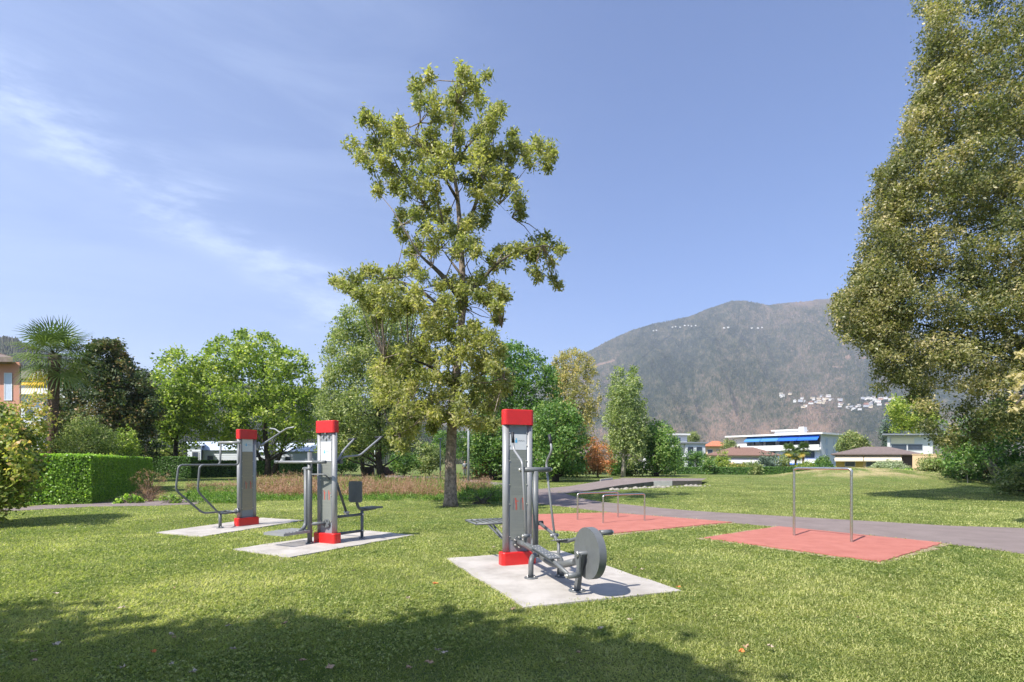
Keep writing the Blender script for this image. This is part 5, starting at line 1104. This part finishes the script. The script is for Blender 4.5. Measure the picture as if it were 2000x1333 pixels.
for i, (poly, d, lab, lm) in enumerate(row):
    ub = sum(p[0] for p in poly)/len(poly); pt('bush', lab, 'bush', poly, d, 928, ub, lm, M_barkd, nb=44, rb=.65, per=15, nper=7, sig=.2, L=.25, Wd=.14, thick=1.8, r0=.06, seed=100+i, nbr=8, group='bushes in the undergrowth behind the middle trees')
# shrubs behind the left hedge
pt('shrub', 'grey brown feathery shrub between the palm and the dark conical tree', 'shrub', [(122, 895), (122, 855), (135, 828), (160, 812), (195, 822), (215, 850), (222, 895)], 27, 925, 165, LM_greyg, M_barkd, nb=70, rb=.4, per=16, nper=8, sig=.12, L=.10, Wd=.05, thick=1.4, r0=.06, seed=121, tb=-.02)
pt('shrub', 'yellow green shrub above the right end of the clipped hedge', 'shrub', [(212, 895), (214, 860), (228, 842), (250, 842), (264, 860), (268, 895)], 32, 925, 240, LM_plane, M_barkd, nb=40, rb=.4, per=15, nper=8, sig=.12, L=.12, Wd=.07, thick=1.0, r0=.05, seed=122, tb=-.02)
pt('shrub', 'tangled yellowish shrub left of the narrow white shed', 'shrub', [(290, 905), (292, 885), (310, 878), (340, 882), (362, 895), (365, 905)], 56, 925, 325, LM_greyg, M_barkd, nb=40, rb=.5, per=14, nper=8, sig=.2, L=.2, Wd=.1, thick=1.4, r0=.05, seed=123, tb=.12)
pt('vine_shrub', 'shrub with orange and pink autumn leaves at the foot of the palm', 'shrub', [(-20, 905), (-15, 850), (5, 815), (35, 800), (60, 780), (88, 778), (92, 815), (84, 850), (88, 905)], 25, 925, 45, LM_auto, M_barkd, nb=50, rb=.38, per=11, nper=7, sig=.12, L=.14, Wd=.09, thick=1.2, r0=.04, seed=124, tb=.16)
# near shrub at the left edge, with a slim spire just outside the frame
B = np.concatenate([boughs([(-120, 1005), (-140, 900), (-120, 800), (-60, 760), (-15, 800), (10, 830), (20, 855), (15, 880), (38, 900), (45, 930), (35, 960), (12, 985), (-5, 1000), (-40, 1010)], 13.6, 120, .34, 1.6, np.random.default_rng(3)), ball((-14.9, 13.4, 3.6), .6, 16, rg, 1.6), sprays([(-40, 800), (-5, 820), (15, 850), (18, 880), (45, 900), (52, 930), (40, 965), (15, 990), (0, 1010)], 13.4, 40, 1.2, np.random.default_rng(5))])
tree('maple_shrub', 'leafy shrub tinged orange and red reaching in from the left edge', 'shrub', (-14.4, 13.6, 0), B, np.concatenate([np.full(len(B)-40, .36), np.full(40, .17)]), 17, 8, .10, .115, .075, LM_auto, M_barkd, .07, seed=125, tb=-.02, nbr=30)
B = boughs([(-330, 1000), (-230, 500), (-200, 500), (-170, 1000)], 12.0, 60, .3, .5, np.random.default_rng(8))
tree('cypress_tree', 'slim upright cypress outside the left edge of the view', 'tree', (-14.6, 12.2, 0), ball((-14.7, 12.2, 3.0), 2.9, 90, rg, 1.0)*np.array([.16, .16, 1])+np.array([-14.7*.84, 12.2*.84, 0]), .3, 16, 8, .08, .09, .05, LM_dark, M_barkd, .07, seed=9)

# palms
def palm(name, label, base, h, rfr, nfr, seed, rtr, group=None, drop=6, detail=1.):
    rg = np.random.default_rng(seed); b = Vector(base); t = thing(name, b, label, 'palm', group); top = b+Vector((rg.normal()*.1, 0, h))
    mb = MB(); k = 14; mb.tube([b.lerp(top, i/(k-1)) for i in range(k)], [rtr*(.75+.3*(i/(k-1)))*(1+.1*(i % 2)) for i in range(k)], 12)
    for i in range(int(220*detail)):         # ragged fibre boots
        s = rg.uniform(.12, .99); an = rg.uniform(0, 6.28); p = b.lerp(top, s); r = rtr*(.75+.3*s); o = Vector((math.cos(an), math.sin(an), 0)); e = p+o*r
        mb.add([e-Vector((-o.y, o.x, 0))*.04, e+Vector((-o.y, o.x, 0))*.04, e+o*rg.uniform(.05, .10)+Vector((0, 0, rg.uniform(.04, .14)))], [(0, 1, 2)])
    mb.build('trunk', mat('palm_trunk_fibre', (.045, .028, .020), .95, col2=(.20, .13, .09), scale=14, bump=1, bscale=30), t)
    for i in range(nfr):
        s = i/nfr; an = i*2.399+rg.normal()*.2; el = R(76-s*132)+rg.normal()*.10; o = Vector((math.cos(an), math.sin(an), 0)); pl = rfr*rg.uniform(.42, .56)
        dirp = o*math.cos(el)+Vector((0, 0, math.sin(el))); dirp.normalize(); hub = top+dirp*pl-Vector((0, 0, .12*pl*(1-math.sin(el))))
        mb = MB(); mb.tube([top, top.lerp(hub, .5)+Vector((0, 0, .03)), hub], [.018, .014, .010], 5); side = dirp.cross(Vector((0, 0, 1))).normalized() if abs(dirp.z) < .98 else Vector((1, 0, 0)); nup = side.cross(dirp)
        nl = 21; Rl = rfr*.64; V = []; T = []; tone = .20+.22*s+rg.normal()*.07
        if i == nfr-2: tone = .97
        for j in range(nl):
            aa = R(-128+256*j/(nl-1)); dl = dirp*math.cos(aa)+side*math.sin(aa); ln = Rl*(1-.18*abs(aa)/2.2)*rg.uniform(.92, 1.05)
            p0 = hub; dd = dl+nup*.10; mid = p0+dd*ln*.55; end = p0+dd*ln*.97+Vector((0, 0, -ln*(.08+.26*s)))
            wv = dl.cross(nup).normalized()*Rl*(.024 if detail == 1. else .055)
            V += [p0-wv*.3, mid-wv, mid+wv, p0+wv*.3, mid-wv, end-wv*.12, end+wv*.12, mid+wv]; T += [tone+rg.normal()*.05]*2
        fr = mb.build('frond', mat('palm_stalk', (.10, .13, .04), .6), t)
        npmesh('blade', np.array([tuple(q) for q in V]).reshape(-1, 4, 3), 4, np.array(T), LM_palm, fr)
d = 27.; palm('fan_palm', 'tall fan palm with shaggy dark trunk behind the clipped hedge', W(99, 903, d).xy[:]+(0,), 6.95, 1.95, 40, 3, .23)
for u, v, d, lab in ((1540, 880, 82, 'left one of the two small palms before the blue awning block'), (1568, 878, 80, 'right one of the two small palms before the blue awning block'), (1553, 888, 84, 'short palm between the two taller small palms')):
    w = W(u, v, d); palm('fan_palm', lab, (w.x, w.y, 0), w.z, 1.25, 22, int(u), .17, 'small palms in the garden', detail=.15)

# ------------------------------------------------------------------ hedges
def hedge(name, label, segs, h, th, lf, Wl, lm, per_m2, group=None, seed=1):
    """box hedge along straight runs: dark twiggy core, leaves over every face"""
    rg = np.random.default_rng(seed); o = segs[0][0]; t = thing(name, (o[0], o[1], 0), label, 'hedge', group); mb = MB(); Vs = []; Ts = []
    for (a, b) in segs:
        a, b = Vector((*a, 0)), Vector((*b, 0)); d = (b-a).normalized(); n = Vector((-d.y, d.x, 0)); Ln = (b-a).length
        P = [a+n*.07+d*.07, b+n*.07-d*.07, b+n*(th-.07)-d*.07, a+n*(th-.07)+d*.07]; mb.hexa(P+[p+Vector((0, 0, h-.07)) for p in P])
        for (o_, e1, L1, e2, L2, nn) in ((a, d, Ln, Vector((0, 0, 1)), h, -n), (a+n*th, d, Ln, Vector((0, 0, 1)), h, n), (a, n, th, Vector((0, 0, 1)), h, -d), (b, n, th, Vector((0, 0, 1)), h, d), (a+Vector((0, 0, h)), d, Ln, n, th, Vector((0, 0, 1)))):
            k = int(L1*L2*per_m2); s = rg.uniform(0, L1, k); q = rg.uniform(.0, L2, k); e1, e2, nn_ = np.array(e1), np.array(e2), np.array(nn)
            c = np.array(o_)+s[:, None]*e1+q[:, None]*e2+nn_*(rg.normal(-.035, .035, (k, 1))+.05*(fbm(s*1.3, q*1.3, 5)[:, None]-.5))
            nr = unit(nn_*.9+rg.normal(size=(k, 3))*.6); l = rg.normal(size=(k, 3)); l = unit(l-nr*np.sum(l*nr, 1, keepdims=True)); w = np.cross(nr, l); sc_l = rg.uniform(.7, 1.2, (k, 1))
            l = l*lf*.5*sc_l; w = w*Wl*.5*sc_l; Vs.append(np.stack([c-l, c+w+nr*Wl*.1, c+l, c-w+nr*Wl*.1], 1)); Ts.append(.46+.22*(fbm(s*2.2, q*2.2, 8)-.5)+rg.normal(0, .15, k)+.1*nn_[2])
    mb.build('branches', mat('hedge_core', (.012, .022, .007), 1.), t); npmesh('foliage', np.concatenate(Vs), 4, np.concatenate(Ts), lm, t)
c0 = G(178, 985).xy; c1 = Vector((c0.x-7.4, c0.y+14.6)); c2 = Vector((c0.x-9.0, c0.y-4.2))
hedge('clipped_hedge', 'bright green clipped hedge turning a sharp corner beside the left path', [((c0.x, c0.y), (c1.x, c1.y))], 1.86, 1.2, .085, .055, LM_hedge, 1500, seed=2)
for o in [bpy.data.objects['clipped_hedge']]: pass
hedge('clipped_hedge', 'bright green clipped hedge facing the lawn, running out of the left edge', [((c2.x, c2.y), (c0.x-.55, c0.y-.25))], 1.86, 1.2, .085, .055, LM_hedge, 1500, seed=12)
hedge('dark_hedge', 'dark green hedge in the shade right of the clipped hedge', [((W(297, 903, 52).x, 52), (W(372, 903, 52).x, 52))], 2.1, 1.2, .13, .08, LM_hedge2, 500, seed=3)
hedge('garden_hedge', 'dark low hedge in front of the white garages', [((W(375, 903, 57).x, 57), (W(540, 903, 58).x, 58))], 1.75, 1.1, .15, .09, LM_hedge2, 420, seed=4)
hedge('garden_hedge', 'dark low hedge under the split trunk tree', [((W(545, 903, 58).x, 58), (W(650, 903, 59).x, 59))], 1.6, 1.1, .15, .09, LM_hedge2, 420, seed=5)
hedge('garden_hedge', 'long low hedge before the bungalow on the right', [((W(1322, 903, 71).x, 71), (W(1470, 903, 68).x, 68))], .9, 1., .16, .1, LM_hedge2, 380, seed=6)
hedge('garden_hedge', 'low hedge below the two small palms', [((W(1484, 903, 70).x, 70), (W(1600, 903, 68).x, 68))], .95, 1., .16, .1, LM_hedge2, 380, seed=7)

# ------------------------------------------------------------------ tall dry meadow strip and weeds
def meadow(name, label, areas, lm, seed):
    rg = np.random.default_rng(seed); Vs = []; Ts = []
    for (u0, u1, v0, v1, n, h, w, tb) in areas:
        u = rg.uniform(u0, u1, n); v = rg.uniform(v0, v1, n); D = EYE*FPX/(v-HZ); x = (u-1000)/FPX*D; k = fbm(x*.9, D*.9, seed)
        keep = k > .36; x, D, k = x[keep], D[keep], k[keep]; m = len(x); hh = h*rg.uniform(.3, 1.15, m)*np.clip(.25+1.9*(k-.3), .25, 1.15)
        p = np.stack([x, D, gh(x, D)], 1); ln = rg.normal(size=(m, 3))*.42; ln[:, 2] = 1; ln = unit(ln)*hh[:, None]; sd = unit(np.cross(ln, rg.normal(size=(m, 3))))*w
        Vs.append(np.stack([p-sd*.6, p+sd*.6, p+ln+sd, p+ln-sd], 1)); Ts.append(np.clip(rg.normal(.5, .2, m)+tb, 0, 1))
        # seed heads / small leaves up the stems
        c = p+ln*rg.uniform(.25, 1.05, (m, 1)); V2, T2 = leaves(c, 9, .07, .06, .028, 0, .3, rg, np.clip(rg.normal(.6, .15, m)+tb, 0, 1)); Vs.append(V2); Ts.append(T2)
    o = npmesh(name, np.concatenate(Vs), 4, np.concatenate(Ts), lm); return tag(o, label, kind='stuff')
meadow('dry_meadow_grass', 'pinkish dry meadow plants in a strip behind the stations', [(500, 955, 946, 972, 7000, .95, .006, .0), (505, 720, 952, 974, 3500, .8, .006, .0), (945, 985, 958, 976, 700, .5, .006, .0), (365, 520, 948, 966, 900, .5, .006, .1)], LM_dry, 5)
meadow('green_weeds', 'green weeds along the foot of the dry meadow strip', [(430, 960, 960, 979, 3600, .30, .010, -.22), (365, 500, 955, 984, 2400, .40, .010, -.2), (900, 985, 955, 980, 3200, .5, .014, -.2), (500, 900, 938, 968, 3600, .7, .014, -.05)], LM_gen, 6)
def lowplant(name, label, cat, uvs, d, rb, lm, seed, L=.09, Wd=.045, per=14, stalks=False, bark=None):
    rg = np.random.default_rng(seed); B = np.array([tuple(W(u, v, d+rg.uniform(-.4, .4))) for u, v in uvs]); b = Vector((B[:, 0].mean(), d, 0))
    t = thing(name, b, label, cat); mb = MB()
    for p in B:
        for k in range(6): q = Vector(p)+Vector(rg.normal(size=3)*rb*.6); mb.tube([b+Vector((rg.normal()*.2, rg.normal()*.15, 0)), b.lerp(q, .5)+Vector((0, 0, .1)), q], [.010, .007, .003], 4, cap=False)
    mb.build('stems', bark or M_bark2, t); V, T = leaves(clusters(B, rb, per, rg), 7, .05, L, Wd, .2, .4, rg, None, .2); npmesh('foliage', V, 4, T, lm, t)
M_dst = mat('dry_brown_stem', (.16, .10, .07), .9)
lowplant('dry_shrub', 'bare pinkish brown shrub at the end of the clipped hedge', 'shrub', [(265, 940), (280, 925), (300, 930), (315, 940), (290, 945), (275, 955), (305, 955), (290, 965), (320, 930)], 23.5, .26, LM_dry, 131, .05, .03, 12, bark=M_dst)
lowplant('dry_grass_tuft', 'straw coloured grass tuft in front of the bare shrub', 'plant', [(270, 965), (290, 962), (305, 970), (320, 965)], 21.8, .22, LM_dry, 132, .10, .012, 18, bark=M_dst)
lowplant('leafy_plant', 'low broad leaved green plant at the path edge', 'plant', [(238, 975), (250, 972), (262, 976), (245, 980), (272, 978), (230, 980)], 21.0, .16, LM_hedge, 133, .13, .06, 10)
lowplant('leafy_plant', 'low green plants at the path edge right of the bare shrub', 'plant', [(320, 975), (335, 972), (350, 976), (362, 970), (342, 980)], 21.0, .16, LM_gen, 134, .10, .05, 10)
lowplant('weed_clump', 'dark green weed clump at the right foot of the oak', 'plant', [(905, 975), (920, 965), (935, 972), (950, 968), (965, 975), (975, 965)], 20.6, .24, LM_dark, 135, .08, .04, 14)

# ------------------------------------------------------------------ mown grass blades
LM_grass = tintmat('grass_blade', [(.065, .100, .024), (.150, .180, .056), (.246, .260, .098), (.345, .345, .15), (.52, .45, .27)], .40, .6, .25, 1.52)
def grass():
    rg = np.random.default_rng(77); n = 1050000; d0, d1 = 2.6, 60.
    D = d0*(d1/d0)**(rg.random(n)**1.05); X = rg.uniform(-1, 1, n)*(D*1.03+2.0); P = np.stack([X, D], 1)
    keep = np.ones(n, bool); soft = rg.normal(0, .02, n)
    for q in list(pads.values())+[path_poly, lpath]:
        poly = [(p[0], p[1]) for p in q]; ins = inpoly(P, poly); dd = np.where(ins, polydist(P, poly), 0); keep &= ~(ins & (dd > .01+np.abs(soft)*1.2+.30*np.clip(vn2(X*5, D*5, 4)-.5, 0, 1)))
    X, D = X[keep], D[keep]; n = len(X); s = (D/4.2)**.80
    dry = fbm(X*.55, D*.55, 3, 4); fine = fbm(X*3.5, D*3.5, 9, 3)
    h = rg.uniform(.016, .042, n)*(.6+.9*fine)*np.clip(s, 1, 1.3); w = rg.uniform(.0016, .0036, n)*s
    tl = rg.uniform(.45, 1.52, n); an = rg.uniform(0, 2*np.pi, n); dx = np.stack([np.cos(an)*np.sin(tl), np.sin(an)*np.sin(tl), np.cos(tl)], 1)
    p = np.stack([X, D, gh(X, D)-.004], 1); sd = np.stack([-np.sin(an), np.cos(an), np.zeros(n)], 1)*w[:, None]
    mid = p+dx*h[:, None]*.55+np.array([0, 0, .004]); tip = p+dx*h[:, None]*1.1-np.array([0, 0, .004])
    V = np.stack([p-sd, p+sd, mid+sd*.8, tip, mid-sd*.8], 1)
    T = .47+.8*(dry-.5)+.5*(fine-.5)+rg.normal(0, .10, n)-.15*np.clip((D-8)/20, 0, 1); near = np.min([polydist(np.stack([X, D], 1), [(p[0], p[1]) for p in q]) for q in pads.values()], axis=0)
    st = rg.random(n) < (.06+.7*np.clip(dry-.5, 0, 1)+.30*np.clip(1-near/.35, 0, 1)*(vn2(X*1.7, D*1.7, 6) > .4)+.8*np.clip((gh(X, D)-.35)/.4, 0, 1)*np.clip(fbm(X*.5, D*.5, 2)*3-1, 0, 1)); T = np.where(st, rg.uniform(.66, .92, n)-.12*np.clip((D-12)/20, 0, 1), T)
    o = npmesh('grass', V, 5, T, LM_grass); tag(o, 'short mown grass blades with straw and dry patches', kind='stuff')
    # broad clover and weed leaves among the blades
    m = 60000; D = 2.6*(16/2.6)**rg.random(m); X = rg.uniform(-1, 1, m)*(D+.4); k = fbm(X*1.4, D*1.4, 15, 4); P = np.stack([X, D], 1); keep = k > .52
    for q in list(pads.values())+[path_poly]: keep &= ~inpoly(P, [(p[0], p[1]) for p in q])
    X, D, k = X[keep], D[keep], k[keep]; m = len(X); c = np.stack([X, D, rg.uniform(.012, .032, m)], 1)
    V, T = leaves(c, 3, .010, .020, .015, .3, 1.4, rg, np.clip(rg.normal(.35, .12, m), 0, 1), .08, .3); s = np.repeat((D/4.2)**.5, 3)[:, None, None]
    cen = V.mean(1, keepdims=True); V = cen+(V-cen)*s
    o = npmesh('clover', V, 4, T, LM_grass); tag(o, 'low clover and weed leaves in the lawn', kind='stuff')
grass()

# ------------------------------------------------------------------ fallen leaves
M_fl = [mat('dry_leaf_tan', (.38, .25, .15), .8, var=.15), mat('dry_leaf_pale', (.48, .39, .29), .8, var=.12), mat('dry_leaf_orange', (.55, .19, .05), .8, var=.15)]
fl = [(68, 1303, 0), (110, 1272, 1), (66, 1286, 0), (240, 1318, 1), (300, 1287, 2), (335, 1252, 1), (336, 1310, 1), (376, 1327, 1), (455, 1281, 1), (445, 1233, 1), (340, 1257, 0), (238, 1197, 1), (555, 1230, 0), (548, 1100, 1), (690, 1123, 1), (850, 1149, 2), (797, 1178, 1), (855, 1283, 1), (868, 1288, 1), (840, 1308, 0), (798, 1319, 0), (590, 1305, 0), (645, 1318, 0), (1172, 1240, 1), (1230, 1221, 1), (1448, 1286, 2), (1457, 1276, 0), (1505, 1276, 1), (1677, 1217, 0), (1130, 1288, 0), (1002, 1200, 0), (340, 1158, 0), (110, 1168, 1), (980, 1181, 1), (1255, 1120, 1), (1240, 1117, 1), (765, 1041, 1), (725, 1000, 1), (1325, 1155, 2), (965, 1075, 1)]
FLV = {}
for i, (u, v, k) in enumerate(fl):
    p = G(u, v); r = random.uniform(.020, .036)*(1 if v > 1150 else 1.2); mb = MB(); a0 = random.uniform(0, 6.28); n = 11; vs = [(p.x, p.y, .055)]
    for j in range(n):
        an = a0+2*math.pi*j/n; q = r*(1.0 if j % 2 else .52)*(1.35 if j == 1 else 1); vs.append((p.x+math.cos(an)*q, p.y+math.sin(an)*q*.9, .050+random.uniform(0, .028)))
    fs = [(0, 1+j, 1+(j+1) % n) for j in range(n)]; b = len(vs); vs += [(x, y, z-.002) for x, y, z in vs]; fs += [(b, b+1+(j+1) % n, b+1+j) for j in range(n)]; mb.add(vs, fs)
    w = 'orange' if k == 2 else ('pale dry' if k == 1 else 'tan dry')
    FLV.setdefault(w, []).append((u, mb.build('fallen_leaf', M_fl[k]))); tag(FLV[w][-1][1], f'{w} fallen leaf lying on the mown grass', 'leaf', f'{w} fallen leaves on the lawn')

for w, it in FLV.items(): rank_labels(it, '# of the '+w+' fallen leaves lying on the lawn')
